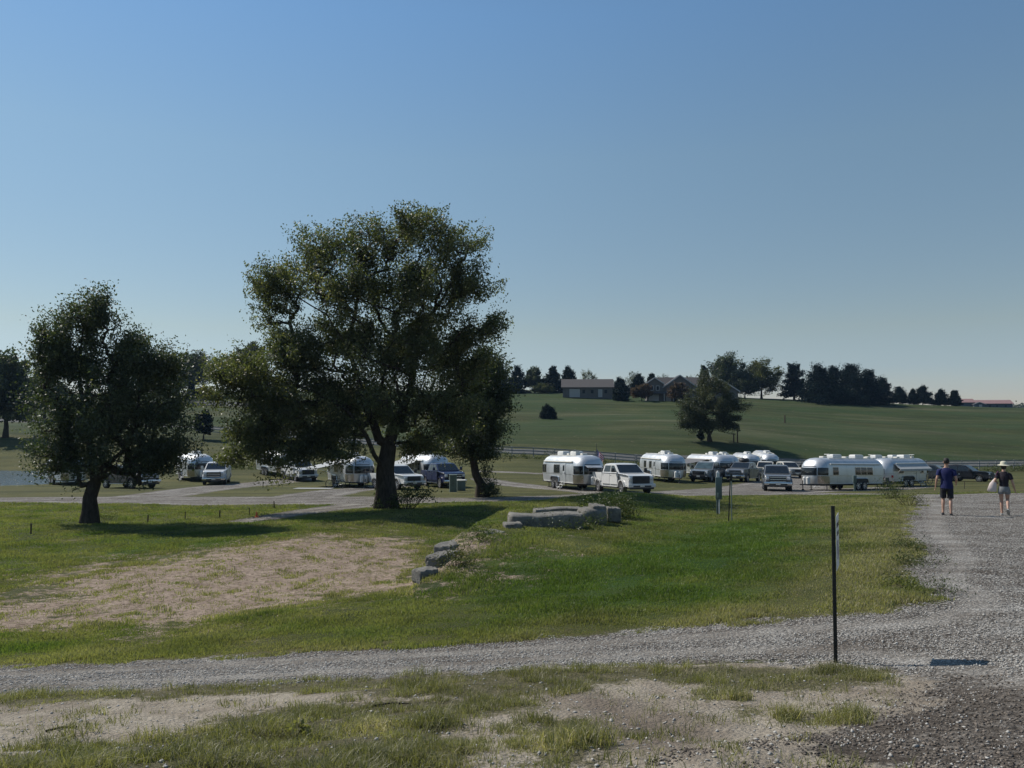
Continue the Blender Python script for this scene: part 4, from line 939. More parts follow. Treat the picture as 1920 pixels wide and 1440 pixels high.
    lo = MB(); lo.box((xf+.02,0,zb-.10),(.16,W-.34,.14),.03); lo.build('lower_valance', M['black_pl'], rt, smooth=30)
    pl = MB(); pl.box((xf+.150,0,zb+.07),(.012,.32,.16)); pl.build('licence_plate', M['cream_pl'], rt)
    rb = MB(); rb.box((xr-.03,0,zb+.10),(.20,W-.12,.2),.04); rb.build('rear_bumper', M['chrome'] if chrome else M['black_pl'], rt, smooth=30)
    if suv:
        for s in (-1,1):
            r_ = MB(); r_.tube([(t0-.15,s*(wt-.06),Hh+.015),(t0-.3,s*(wt-.06),Hh+.05),(t1+.5,s*(wt-.06),Hh+.05),(t1+.3,s*(wt-.06),Hh+.01)],.018); r_.build('roof_rail', M['black_pl'], rt)
    return rt

# ---- riveted aluminium travel trailer
def trailer(L=8.2, W=2.44, Ht=2.62, awning=None, door=True, sky_vents=1, windows=None, acs=2, name='travel_trailer', guard=True):
    """x forward; shell bottom .52"""
    rt = empty(name); zb = .52; z1 = 1.35
    def dims(z):
        if z <= z1:
            t = (z1-z)/(z1-zb); b = W/2*(1-.05*t*t); a = L/2-.10*t*t; return a, b
        t = (z-z1)/(Ht-z1); t = min(max(t,0),1); q = (1-t**3.4)**(1/2.9); p = (1-t**2.5)**(1/2.4)
        return L/2-1.12*(1-p), W/2*q
    def outline(z, seg_c=9, seg_e=4):
        a, b = dims(z); r = min(.95, b*.8+.02); pts=[]
        for cx, cy, a0 in ((a-r,b-r,0),(-(a-r),b-r,90),(-(a-r),-(b-r),180),(a-r,-(b-r),270)):
            for k in range(seg_c+1):
                t = R(a0+90*k/seg_c); pts.append((cx+r*math.cos(t), cy+r*math.sin(t), z))
        return pts
    def cap_pt(q, z, end=1, off=0.0):
        """q in -1..1 across the rounded end: 0 centre, +-1 where the side starts"""
        a, b = dims(z); r = min(.95, b*.8+.02); flat = b-r; arc = r*math.pi/2; s = abs(q)*(flat+arc)
        if s <= flat: x, y, nx, ny = a, s, 1, 0
        else:
            t = (s-flat)/r; x, y, nx, ny = a-r+r*math.cos(t), flat+r*math.sin(t), math.cos(t), math.sin(t)
        sg = 1 if q >= 0 else -1
        return ((x+off*nx)*end, (y+off*ny)*sg, z)
    def side_pt(x, z, s, off=0.0): return (x, s*(dims(z)[1]+off), z)
    zs = list(np.linspace(zb, z1, 7)) + [z1+(Ht-z1)*math.sin(t) for t in np.linspace(0,math.pi/2,15)[1:]]
    sh_ = MB(); sh_.loft([outline(min(z,Ht-.002)) for z in zs], True, True); shell = sh_.build('body', M['alu'], rt, smooth=40)
    def patch(fn, n1, n2, name, mat, parent=rt, th=.02):
        """grid patch fn(i/n1, j/n2, off) with thickness"""
        o_ = MB(); out = [[fn(i/n1,j/n2,0) for j in range(n2+1)] for i in range(n1+1)]; inn = [[fn(i/n1,j/n2,-th) for j in range(n2+1)] for i in range(n1+1)]
        w = n2+1; vs = [p for r_ in out for p in r_]+[p for r_ in inn for p in r_]; N=(n1+1)*w; fs=[]
        for i in range(n1):
            for j in range(n2): a=i*w+j; fs += [[a,a+1,a+w+1,a+w],[N+a,N+a+w,N+a+w+1,N+a+1]]
        for i in range(n1): a=i*w; fs.append([a,a+w,N+a+w,N+a]); a=i*w+n2; fs.append([a,N+a,N+a+w,a+w])
        for j in range(n2): a=j; fs.append([a,N+a,N+a+1,a+1]); a=n1*w+j; fs.append([a,a+1,N+a+1,N+a])
        o_.add(vs,fs); return o_.build(name, mat, parent, smooth=40)
    # front wrap windows: a centre pane and two corner panes
    for q0,q1 in ((-.40,.40),(.44,.93),(-.93,-.44)):
        patch(lambda s,t,o,q0=q0,q1=q1: cap_pt(q0+(q1-q0)*s, 1.22+.60*t, 1, .022+o), 8, 5, 'front_window', M['glass'])
    if guard:
        for q0,q1 in ((.42,.98),(-.98,-.42)):
            tag(patch(lambda s,t,o,q0=q0,q1=q1: cap_pt(q0+(q1-q0)*s, .56+.60*t, 1, .03+o), 8, 3, 'stone_guard', M['alu_dark']))
    patch(lambda s,t,o: cap_pt(-.42+.84*s, 1.18+.50*t, -1, .022+o), 8, 5, 'rear_window', M['glass'])
    patch(lambda s,t,o: cap_pt(-.5+1.0*s, .60+.12*t, -1, .05+o), 8, 1, 'rear_bumper', M['chrome'], th=.06)
    for s in (-1,1):
        patch(lambda a,t,o,s=s: cap_pt(s*(.74+.10*a), .86+.22*t, -1, .03+o), 2, 1, 'tail_light', M['redlamp'])
    windows = windows or {1: [(-3.3,-2.95),(-2.8,-2.45),(-.9,-.35),(-.28,.27)], -1: [(-2.9,-2.3),(-.7,-.1),(0.0,.6),(1.7,2.25)]}
    sc = L/8.2
    for s in (-1,1):
        for x0,x1 in windows[s]:
            x0*=sc; x1*=sc
            patch(lambda a,t,o,s=s,x0=x0,x1=x1: side_pt(x0-.05+(x1-x0+.10)*a, 1.21+.69*t, s, .010+o), 1, 6, 'window_frame', M['alu_dark'], th=.03)
            patch(lambda a,t,o,s=s,x0=x0,x1=x1: side_pt(x0+(x1-x0)*a, 1.26+.59*t, s, .022+o), 1, 6, 'side_window', M['glass'])
        # belt line and lower rub rail
        patch(lambda a,t,o,s=s: side_pt((-L/2+1)+(L-2)*a, 1.155+.02*t, s, .012+o), 6, 1, 'belt_trim', M['chrome'])
        patch(lambda a,t,o,s=s: side_pt((-L/2+.95)+(L-1.9)*a, .53+.06*t, s, .02+o), 6, 1, 'rub_rail', M['white_pl'])
    if door:     # entry door on the kerb side
        s = door if door in (-1,1) else 1; x0 = 1.0*sc
        d = patch(lambda a,t,o: side_pt(x0+.68*a, .60+1.55*t, s, .024+o), 2, 10, 'door', M['alu'], th=.03)
        patch(lambda a,t,o: side_pt(x0+.18+.32*a, 1.42+.42*t, s, .032+o), 1, 4, 'window', M['glass'], d)
        patch(lambda a,t,o: side_pt(x0+.58+.05*a, 1.18+.16*t, s, .045+o), 1, 1, 'handle', M['black_pl'], d)
        st = MB(); sy = s*(W/2+.16)
        st.box((x0+.34,sy,.40),(.62,.26,.03)); st.box((x0+.34,sy+s*.22,.20),(.62,.24,.03))
        for dx in (0.05,.63): st.cyl((x0+dx,sy-s*.1,.52),(x0+dx,sy+s*.32,.05),.018)
        st.build('entry_step', M['white_pl'], rt)
    # running gear
    wx = -.55*sc
    for s in (-1,1):
        xs_ = (wx-.42, wx+.42)
        patch(lambda a,t,o,s=s: side_pt(wx-.92+1.84*a, .53+.40*t, s, .016+o), 4, 3, 'wheel_well', M['black_pl'])
        arc = MB(); arc.tube([(wx-.95,s*(W/2+.02),.55),(wx-.84,s*(W/2+.03),.90),(wx-.6,s*(W/2+.03),.97),(wx+.6,s*(W/2+.03),.97),(wx+.84,s*(W/2+.03),.90),(wx+.95,s*(W/2+.02),.55)],.03); arc.build('wheel_trim', M['chrome'], rt)
        for x in xs_: wheel(rt, (x,s*(W/2-.085),.36), .36, .22, s, 5)
        rk = MB(); rk.tube([(-L/2+1.2,s*(W/2-.52),Ht-.06+.035),(L/2-1.6,s*(W/2-.52),Ht-.06+.035)],.03); rk.build('roof_rail', M['cream_pl'], rt)
    ch = MB(); ch.box((-.1,0,.45),(L-1.0,1.5,.14)); ch.box((-L/2+.05,0,.48),(.3,1.8,.08))
    for s in (-1,1): ch.cyl((L/2-.7,s*.75,.46),(L/2+1.05,0,.48),.05)
    ch.cyl((L/2+.75,0,.12),(L/2+.75,0,.80),.035); ch.cyl((L/2+.75,0,.0),(L/2+.75,0,.12),.09)
    for x in (-L/2+1.0,L/2-1.2):
        for s in (-1,1): ch.cyl((x,s*.75,0.0),(x,s*.75,.48),.03); ch.box((x,s*.75,.02),(.2,.2,.05))
    ch.build('chassis', M['dark_frame'], rt)
    pr = MB()
    for s in (-1,1):
        c = (L/2+.30,s*.17); pr.cyl((c[0],c[1],.52),(c[0],c[1],1.0),.155,.155,16); pr.cyl((c[0],c[1],1.0),(c[0],c[1],1.09),.155,.08,16)
    pr.build('gas_bottle_cover', M['white_pl'], rt, smooth=40)
    for i in range(acs):
        x = (1.1 if i == 0 else -1.6)*sc; a_ = MB()
        a_.loft([[(x+dx*.5*k,dy*.36*k,z) for dx,dy in ((-1.05,-1),(-.4,-1.04),(.6,-1),(1,-.8),(1,.8),(.6,1),(-.4,1.04),(-1.05,1))] for k,z in ((.95,Ht-.03),(1,Ht+.06),(1,Ht+.22),(.9,Ht+.29),(.7,Ht+.31))])
        a_.build('roof_air_conditioner', M['white_pl'], rt, smooth=40)
    for i, x in enumerate((2.4,-.3,-3.0)[:1+sky_vents]):
        a_ = MB(); a_.box((x*sc,0,Ht+.07),(.42,.42,.14),.04); a_.build('roof_vent', M['cream_pl'], rt, smooth=30)
    an = MB(); an.cyl((1.6,-.3,Ht),(1.6,-.3,Ht+.28),.025); an.box((1.6,-.3,Ht+.30),(.10,.5,.06),.015); an.build('roof_antenna', M['white_pl'], rt)
    for s in (-1,1):
        r_ = MB(); z = 2.12; y = s*(dims(z)[1]+.07); r_.cyl((-L/2+1.15,y,z),(L/2-1.1,y,z),.055,.055,10); r_.build('awning_roll', M['white_pl'] if s>0 else M['cream_pl'], rt, smooth=40)
    if awning:
        s, x0, x1, out, mt = awning; z = 2.14; y0 = s*(dims(z)[1]+.07); y1 = s*(W/2+out)
        a_ = MB(); k=6; A_=[(x0,y0+(y1-y0)*i/k,z-.50*(i/k)-.05*math.sin(math.pi*i/k)) for i in range(k+1)]; B_=[(x1,p[1],p[2]) for p in A_]
        vs = A_+B_+[(x,y,zz-.015) for x,y,zz in A_]+[(x,y,zz-.015) for x,y,zz in B_]; w=k+1; fs=[]
        for i in range(k): fs += [[i,i+1,w+i+1,w+i],[2*w+i,3*w+i,3*w+i+1,2*w+i+1]]
        fs += [[0,w,3*w,2*w],[k,2*w+k,3*w+k,w+k]]; 
        a_.add(vs,fs); a_.add([(x0,y1,z-.5),(x1,y1,z-.5),(x1,y1,z-.68),(x0,y1,z-.68),(x0,y1+s*.012,z-.5),(x1,y1+s*.012,z-.5),(x1,y1+s*.012,z-.68),(x0,y1+s*.012,z-.68)],[[0,1,2,3],[4,5,6,7],[0,1,5,4],[1,2,6,5],[2,3,7,6],[3,0,4,7]])
        ao = a_.build('awning', M[mt], rt, smooth=40)
        for x in (x0+.03,x1-.03):
            p_ = MB(); p_.tube([(x,s*(W/2+.03),1.0),(x,y1,z-.52)],.02); p_.build('awning_arm', M['alu'], ao)
    # front end trim: badge bar above the windows and a small sun visor
    patch(lambda s,t,o: cap_pt(-.36+.72*s, 1.90+.055*t, 1, .012+o), 8, 1, 'name_badge', M['black_pl'], th=.01)
    return rt

def put(o, u, Y, heading, sink=0.0):
    p = at(u, Y); x, y = p.x, p.y; a = R(heading); c, s = math.cos(a), math.sin(a)
    # rest the wheels on the slope
    zf, zr = gz(x+2.2*c,y+2.2*s), gz(x-2.2*c,y-2.2*s); zl_, zr2 = gz(x-1*s,y+1*c), gz(x+1*s,y-1*c)
    o.location = (x, y, (zf+zr+zl_+zr2)/4-sink)
    pitch = math.atan2(zf-zr,4.4); roll = math.atan2(zl_-zr2,2.0)
    o.rotation_euler = (Matrix.Rotation(a,4,'Z') @ Matrix.Rotation(-pitch,4,'Y') @ Matrix.Rotation(roll,4,'X')).to_euler()
    return o
TG = 'silver travel trailers parked on the grass'; PG = 'pickup trucks parked beside the trailers'
trA = trailer(8.2, door=-1, windows={1: [(-3.3,-2.95),(-2.8,-2.45),(-.9,-.35),(-.28,.27)], -1: [(-3.3,-2.95),(-2.85,-2.5),(-.75,-.2),(-.12,.43)]})
def newt(label, u, Y, hd, src=None, **kw):
    o = copy_tree(src) if src else trailer(**kw)
    o['label'] = label; o['category'] = 'travel trailer'; o['group'] = TG; put(o, u, Y, hd); return o
tag(trA, 'silver trailer with a small flag, hitched behind the white pickup', 'travel trailer', TG); put(trA, 1072, 59, -72)
# small sun visor open over the centre front window of the near trailer
vz = MB(); vz.box((4.28,0,1.80),(.42,1.25,.02),.005,ry=.35); vz.build('window_visor', M['alu'], trA)
newt('rounded silver trailer with two dark front panes, standing alone right of the white pickup', 1240, 73.0, -82, src=None, L=8.0, door=-1, acs=1, windows={1:[(-2,-1.4),(0,.6)], -1:[(-1.9,-1.2),(-.2,.45)]})
newt('silver trailer with a dark grey awning spread over its left side', 1328, 80, -81, None, L=8.6, door=-1, acs=1, awning=(-1,-2.8,2.6,2.3,'awning'))
trB = newt('silver trailer whose domed front shows right behind the dark grey truck with the roof load', 1350, 90, -88, None, L=7.4, acs=1, door=1)
newt('silver trailer showing only its domed roof behind the cream truck, farthest but one', 1396, 103, -92, trB)
newt('farthest silver trailer, only its rounded roof end shows above the old cream truck', 1432, 108, -94, trB)
trC = newt('large silver trailer seen side on, its rounded nose pointing left beside the grey pickup', 1580, 62.5, -150, None, L=8.7, door=-1, acs=2, sky_vents=2,
    windows={1:[(2.15,2.75),(-.5,.1),(-2.0,-1.35),(-1.25,-.6)], -1:[(-1,0)]})
trD = newt('silver trailer with a thin white awning edge, just left of the walking man', 1684, 70, -152+180, None, L=6.4, door=-1, acs=1, awning=(-1,-2.3,2.3,.55,'awning_w'),
    windows={1:[(-2,-1.4),(0,.6)], -1:[(-2.2,-1.4),(1.9,2.3)]})
newt('silver trailer hidden behind the two side-on trailers, only its roof units show', 1655, 78, -150, trC)
newt('silver trailer behind the white truck just right of the dense dark tree', 366, 76, -55, None, L=7.4, acs=1, door=-1)
newt('silver trailer mostly hidden by the leaves of the dense dark tree, beside the pond', 128, 73, -45, trB)
newt('silver trailer hidden by the hanging left leaves of the tallest tree', 521, 81.5, -50, trB)
newt('silver trailer with pale awning and bicycle, left of the tallest tree trunk', 657, 65, -62, None, L=7.6, acs=1, door=-1, awning=(-1,-2.6,1.6,2.0,'awning_w'))
newt('silver trailer with a pale awning seen right of the tallest tree trunk', 795, 70.5, -62, None, L=8.0, acs=1, door=-1, awning=(-1,-2.6,2.2,2.2,'awning_w'))
def newp(label, u, Y, hd, cat='pickup truck', group=PG, **kw):
    o = pickup(**kw); tag(o, label, cat, group); put(o, u, Y, hd); return o
newp('big white pickup with a dark mesh grille, in front of the flagged trailer', 1165, 52.5, -74, paint='white', L=6.3, W=2.08, Hh=2.04, hood=1.32, grille='grid')
newp('silver pickup with a black framed grille, in front of the dark awning', 1325, 74, -121, paint='silver', L=5.8, Hh=1.94, hood=1.18, grille='frame', bright_bumper=False, light_glass=True)
r2 = newp('dark-faced pewter truck carrying a dark load on its roof', 1394, 76, -124, paint='pewter', L=6.2, Hh=2.0, hood=1.3, grille='bars3', chrome=True)
lb = MB(); lb.loft([[(0.1+.62*k*math.cos(a), .5*k*math.sin(a), z) for a in np.linspace(0,6.2832,13)[:-1]] for k,z in ((.9,2.02),(1.05,2.1),(1.0,2.24),(.75,2.34),(.3,2.38))])
rl = lb.build('roof_bag', M['black_pl'], None, smooth=50); rl.location = r2.location; rl.rotation_euler = r2.rotation_euler
tag(rl, 'dark soft cargo bag strapped on the roof of the pewter truck', 'cargo bag')
newp('cream white truck behind and right of the one with the roof load', 1434, 88, -112, paint='cream', L=6.0, Hh=1.96, hood=1.2, grille='wide', chrome=True)
newp('old cream truck with a square nose, farthest right behind the grey pickup', 1474, 92, -88, paint='cream', L=6.0, Hh=1.93, hood=1.2, grille='wide')
newp('grey pickup facing straight on with a dark grille, left of the large side-on trailer', 1454, 58.5, -107, paint='pewter', L=5.9, W=2.06, Hh=1.98, hood=1.24, grille='bars3', chrome=True)
newp('white truck parked nose to us at left, in front of the leftmost clear trailer', 409, 70, -74, paint='white', L=6.2, Hh=2.02, hood=1.3, grille='bars3', chrome=True)
newp('dark pickup under the right side of the dense dark tree', 243, 63, -32, paint='black', L=6.0, Hh=1.98, hood=1.24, grille='bars3', chrome=True)
newp('silver white truck left of the bicycle, partly behind hanging leaves', 562, 75, -58, paint='white', L=6.2, Hh=2.0, hood=1.28, grille='grid')
newp('white pickup partly hidden behind the tallest tree trunk', 742, 60, -52, paint='white', L=5.9, Hh=1.93, hood=1.18, grille='wide')
newp('dark blue pickup behind the green utility boxes', 831, 63, -66, paint='navy', L=6.1, Hh=2.02, hood=1.3, grille='bars3', chrome=True)
CG = 'dark cars parked at the right'
newp('dark sport utility car between the walking man and the woman, nose to the right', 1812, 82, -50, 'car', CG, suv=True, paint='black', L=4.8, W=1.95, Hh=1.82, hood=1.08, grille='wide', bright_bumper=False)
newp('dark car standing just left of the walking man, behind his shoulder', 1752, 84, -42, 'car', CG, suv=True, paint='darkgrey', L=5.0, W=1.95, Hh=1.85, hood=1.08, grille='wide', bright_bumper=False)

# ------------------------------------------------------------------ people
def skin_mesh(name, chains, mat, parent=None, root=0, sub=2, loc_=(0,0,0)):
    """chains: list of [(p, r or (rx,ry)), ...]; vertices at equal points are shared"""
    key = {}; vs=[]; rs=[]; es=[]
    def vid(p, r):
        k = tuple(round(c,4) for c in p)
        if k not in key: key[k]=len(vs); vs.append(p); rs.append(r if isinstance(r,tuple) else (r,r))
        return key[k]
    for ch in chains:
        ids = [vid(p,r) for p,r in ch]
        for a,b in zip(ids[:-1],ids[1:]):
            if a!=b and (a,b) not in es: es.append((a,b))
    me = bpy.data.meshes.new(name+'_cage'); me.from_pydata(vs, es, []); o = bpy.data.objects.new(name+'_cage', me); COL.objects.link(o)
    sm = o.modifiers.new('skin','SKIN'); sm.use_smooth_shade = True
    for i, r in enumerate(rs): me.skin_vertices[0].data[i].radius = r
    me.skin_vertices[0].data[root].use_root = True
    ss = o.modifiers.new('sub','SUBSURF'); ss.levels = sub; ss.render_levels = sub
    dg = bpy.context.evaluated_depsgraph_get(); m2 = bpy.data.meshes.new_from_object(o.evaluated_get(dg)); m2.name = name
    bpy.data.objects.remove(o); m2.materials.clear(); m2.materials.append(mat); m2.shade_smooth()
    return link(bpy.data.objects.new(name, m2), parent)
def lathe_ring(c, rx, ry, z, n=16, ph=0): return [(c[0]+rx*math.cos(6.2832*i/n+ph), c[1]+ry*math.sin(6.2832*i/n+ph), z) for i in range(n)]
def person(label, pos, rz, ht, female=False):
    """x right, y forward (the way the person walks), built 1.8 m tall and scaled"""
    rt = empty('person', pos, rz); tag(rt, label, 'person'); k = ht/1.8; rt.scale = (k,k,k)
    hw = .155 if female else .185; hip = .095 if female else .09
    if not female:   # left foot planted, right leg just lifting behind... stride is short
        legs = {-1: [(-hip,0,.93),(-.105,.10,.52),(-.115,.02,.10)], 1: [(hip,0,.93),(.10,.02,.50),(.105,-.10,.09)]}
        toes = {-1: (-.125,.17,.045), 1: (.115,.06,.045)}; heel = {-1:(-.115,-.02,.05),1:(.105,-.13,.05)}
        arms = {-1: [(-hw-.01,0,1.45),(-.27,-.06,1.17),(-.31,.02,.91)], 1: [(hw+.01,0,1.45),(.27,-.05,1.17),(.26,.18,1.02)]}
    else:
        legs = {-1: [(-hip,0,.93),(-.085,.06,.50),(-.075,.03,.09)], 1: [(hip,0,.93),(.095,.10,.52),(.10,-.24,.26)]}
        toes = {-1: (-.08,.19,.045), 1: (.125,-.17,.10)}; heel = {-1:(-.075,-.01,.05),1:(.10,-.28,.25)}
        arms = {-1: [(-hw-.01,0,1.43),(-.26,-.10,1.20),(-.20,.10,1.10)], 1: [(hw+.01,0,1.43),(.25,-.03,1.15),(.31,.05,.89)]}
    pel = (0,0,.97); waist = (0,0,1.12); chest = (0,.01,1.32); neckb = (0,0,1.50); neck = (0,.01,1.57); 
    ch = [[(pel,(.13,.10)),(waist,(.115,.085) if female else (.13,.095)),(chest,(.13,.10) if female else (.155,.11)),(neckb,(.075,.06)),(neck,(.052,.055)),((0,.02,1.64),(.068,.075)),((0,.02,1.71),(.075,.09)),((0,.02,1.76),(.06,.075))]]
    for s in (-1,1):
        l = legs[s]; mid = tuple((a+b)/2 for a,b in zip(l[1],l[2])); th = tuple((a+b)/2 for a,b in zip(l[0],l[1]))
        ch.append([(pel,(.13,.10)),(l[0],.085),(th,.078),(l[1],.052),((mid[0],mid[1]-.02,mid[2]+.07),.054),(l[2],.034),(heel[s],.035)])
        ch.append([(l[2],.034),(toes[s],(.04,.025))])
        a = arms[s]; hd = tuple(a[2][i]+(a[2][i]-a[1][i])*.22 for i in range(3)); fa = tuple(a[1][i]+(a[2][i]-a[1][i])*.4 for i in range(3))
        ch.append([(chest,(.13,.10)),((s*hw*.75,0,1.45),.058),(a[0],.052),(a[1],.040),(fa,.038),(a[2],.025),(hd,(.034,.02))])
        # fingers and thumb, slightly curled
        d = Vector(a[2])-Vector(a[1]); d.normalize(); side = Vector((0,1,0)); side = (side-d*side.dot(d)).normalized(); inn = d.cross(side)*s
        for f in range(4):
            b0 = Vector(hd)+side*(.026-.017*f)+d*.02; L = (.068,.076,.071,.056)[f]
            ch.append([(hd,(.034,.02)),(tuple(b0),.0095),(tuple(b0+d*L*.55+inn*.006),.0085),(tuple(b0+d*L+inn*.024),.007)])
        tb = Vector(hd)+side*.034-d*.025; ch.append([(hd,(.034,.02)),(tuple(tb),.011),(tuple(tb+side*.02+d*.04),.009),(tuple(tb+side*.022+d*.062+inn*.008),.008)])
    skin_mesh('body', ch, M['skin'], rt, 0, 2)
    # ears and nose sit on the head
    nb = MB(); nb.loft([[(x_,y_,z_) for x_,y_ in ((-.012*q,.105+.0*q),(0,.105+.03*q),(.012*q,.105))] for q,z_ in ((.3,1.73),(1,1.685),(.5,1.675))], True, True); nb.build('nose', M['skin'], rt)
    for s in (-1,1):
        e = MB(); e.loft([lathe_ring((s*.082,.0),.012*q,.028*q,z,8) for q,z in ((.3,1.665),(1,1.685),(1.1,1.705),(.4,1.73))]); e.build('ear', M['skin'], rt, smooth=60)
        e = MB(); e.box((s*.03,.103,1.712),(.022,.01,.010),.003); e.build('eye', M['black_pl'], rt)
    e = MB(); e.box((0,.102,1.650),(.045,.01,.008),.003); e.build('mouth', M['redlamp'], rt)
    # shoes
    for s in (-1,1):
        h, t_ = Vector(heel[s]), Vector(toes[s]); d = (t_-h); d2 = Vector((d.x,d.y,0)).normalized(); sd_ = Vector((-d2.y,d2.x,0)); up = d.normalized().cross(-sd_)
        if up.z < 0: up = -up
        sh_ = MB(); rings=[]
        for f, w_, hh in ((-.12,.028,.05),(.0,.038,.075),(.35,.04,.075),(.75,.048,.05),(1.05,.042,.04),(1.25,.02,.03)):
            c_ = h+d*f-up*.045; rings.append([tuple(c_+sd_*x_*w_+up*z_*hh) for x_,z_ in ((-1,0),(1,0),(1,.5),(.6,1),(-.6,1),(-1,.5))])
        sh_.loft(rings); sh_.build('shoe', M['shoe_f' if female else 'shoe_m'], rt, smooth=50)
    # clothes: open-ended shells just outside the body
    shirt = M['shirt_f' if female else 'shirt_m']; shorts = M['shorts_f' if female else 'shorts_m']
    T = [(.865,.190,.150),(.95,.184,.142),(1.05,.166,.125),(1.15,.160,.118),(1.28,.186,.132),(1.38,.202,.128),(1.44,.196,.108),(1.485,.140,.086),(1.525,.072,.068)] if not female else \
        [(.955,.150,.128),(1.03,.140,.118),(1.12,.132,.110),(1.22,.146,.118),(1.32,.160,.126),(1.40,.168,.108),(1.45,.150,.090),(1.49,.110,.075),(1.52,.070,.066)]
    tm = MB(); tm.loft([lathe_ring((0,.004),rx*(1+.012*math.sin(i*2.3)),ry,z,22) for i,(z,rx,ry) in enumerate(T)], True, False)
    for s in (-1,1):
        a = arms[s]; v0 = Vector((s*hw*.72,0,1.435)); v1 = Vector(a[0])+Vector((0,0,-.012)); v2 = Vector(a[0]).lerp(Vector(a[1]),.34); v3 = Vector(a[0]).lerp(Vector(a[1]),.66); rr=[]
        for c0,c1,rad in ((v0,v1,.070),(v1,v2,.070),(v2,v3,.066),(v3,Vector(a[1]),.064)):
            q = (c1-c0).to_track_quat('Z','Y'); rr.append([tuple(c0+q@Vector((rad*math.cos(6.2832*i/14),rad*math.sin(6.2832*i/14),0))) for i in range(14)])
        tm.loft(rr, True, False)
    tm.build('shirt', shirt, rt, smooth=70)
    sm_ = MB(); zt1 = .99 if not female else 1.0
    sm_.loft([lathe_ring((0,0),rx,ry,z,22) for z,rx,ry in ((zt1,.152,.122),(.93,.168,.132),(.86,.172,.132),(.80,.150,.112))], True, False)
    for s in (-1,1):
        l = legs[s]; f = .90 if not female else .42; A0 = Vector((l[0][0],l[0][1],.88)); A1 = Vector(l[0]).lerp(Vector(l[1]),f); rr=[]
        q = (A1-A0).to_track_quat('Z','Y')
        for t_,rad in ((0,.088),(.3,.094),(.65,.090),(1,.092)):
            c0 = A0.lerp(A1,t_); rr.append([tuple(c0+q@Vector((rad*math.cos(6.2832*i/16),rad*1.05*math.sin(6.2832*i/16),0))) for i in range(16)])
        sm_.loft(rr, True, False)
    sm_.build('shorts', shorts, rt, smooth=70)
    return rt, arms
M['shirt_m'] = simple('blue_tee', (0.005,0.010,0.07), .9, 0, .15, 14); M['shorts_m'] = simple('black_shorts', (0.012,0.013,0.02), .9, 0, .2, 14)
M['shirt_f'] = simple('dark_plum_tee', (0.016,0.011,0.018), .9, 0, .2, 14); M['shorts_f'] = simple('grey_shorts', (0.20,0.21,0.22), .9, 0, .1, 14)
M['shoe_m'] = simple('dark_shoe', (0.02,0.02,0.025), .7, 0, .2, 20); M['shoe_f'] = simple('light_shoe', (0.3,0.29,0.27), .7, 0, .2, 20)
M['hair'] = simple('dark_hair', (0.012,0.009,0.007), .7, 0, .4, 60); M['hat'] = simple('straw_hat', (0.5,0.48,0.38), .9, 0, .12, 40)
M['tote'] = simple('pale_tote', (0.62,0.53,0.50), .9, 0, .06, 10); M['strap'] = simple('plum_strap', (0.10,0.03,0.07), .9, 0, .2, 10)
pm_ = at(1772, 24.2); man, arms = person('man in a blue tee and black shorts walking away on the gravel', pm_, -R(30), 1.80)
h = MB(); h.loft([lathe_ring((0,.005),.083*q,.10*q,z,18) for q,z in ((.86,1.66),(1.0,1.70),(1.06,1.74),(.98,1.79),(.72,1.825),(.3,1.84))]); hm = h.build('hair', M['hair'], man, smooth=60)
for v_ in hm.data.vertices:
    if v_.co.y > .04 and v_.co.z < 1.76: v_.co.y = .04
pw_ = at(1879, 24.0); wom, armsf = person('woman in a pale brimmed hat carrying a tote bag on the gravel', pw_, -R(33), 1.66, True)
h = MB(); h.loft([lathe_ring((0,.01),.078*q,.092*q,z,18) for q,z in ((.8,1.60),(1.0,1.66),(1.04,1.70),(.9,1.74))]); h.build('hair', M['hair'], wom, smooth=60)
h = MB(); h.loft([lathe_ring((0,.01),a,b,z,24) for a,b,z in ((.185,.20,1.725),(.19,.205,1.733),(.105,.12,1.765),(.10,.112,1.80),(.092,.10,1.845),(.06,.068,1.872),(.02,.02,1.878))], True, True); h.build('hat', M['hat'], wom, smooth=50)
# tote bag hanging from her left shoulder
tb = empty('tote_bag', pw_, -R(33)); tb.scale = wom.scale; tag(tb, 'pale cloth tote hanging from the left shoulder of the woman in the hat', 'bag')
t = MB(); t.loft([[( -.30+dx*w_*.5-sl, .02+dy*d_*.5, z) for dx,dy in ((-1,-.7),(-.5,-1),(.5,-1),(1,-.7),(1,.7),(.5,1),(-.5,1),(-1,.7))] for w_,d_,z,sl in ((.24,.15,.80,.06),(.28,.20,.84,.06),(.25,.19,.95,.04),(.20,.2,1.08,.02),(.10,.12,1.20,-.02),(.05,.07,1.27,-.05))]); t.build('bag_body', M['tote'], tb, smooth=50)
t = MB()
for dy in (-.05,.05): t.tube([(-.24,dy,1.24),(-.235,dy*1.5,1.36),(-.20,dy*1.4,1.46),(-.165,0,1.525)],.016,5)
t.build('strap', M['strap'], tb)

# ------------------------------------------------------------------ posts, sign, pedestal, stakes
def tpost(u, v, Y, h, label, name='steel_post', r=.022, lean=0.0, mat='steel_post'):
    p = Vector(hit(u,v)+(0,)) if Y is None else at(u,Y); p.z = gz(p.x,p.y)
    rt = empty(name, p); rt.rotation_euler = (0,lean,0); tag(rt, label, 'post')
    m = MB(); m.box((0,0,h/2-.15),(.036,.010,h+.3)); m.box((0,.014,h/2-.15),(.010,.026,h+.3)); 
    for i in range(int(h/.12)): m.box((0,-.008,.06+i*.12),(.02,.008,.012))
    m.build('post', M[mat], rt); return rt, p
rt, p = tpost(1567,1243,None,1.78,'black steel T-post carrying the small white sign at the near verge', 'sign_post', lean=-.005)
rt.scale = (1.15,1.15,1)
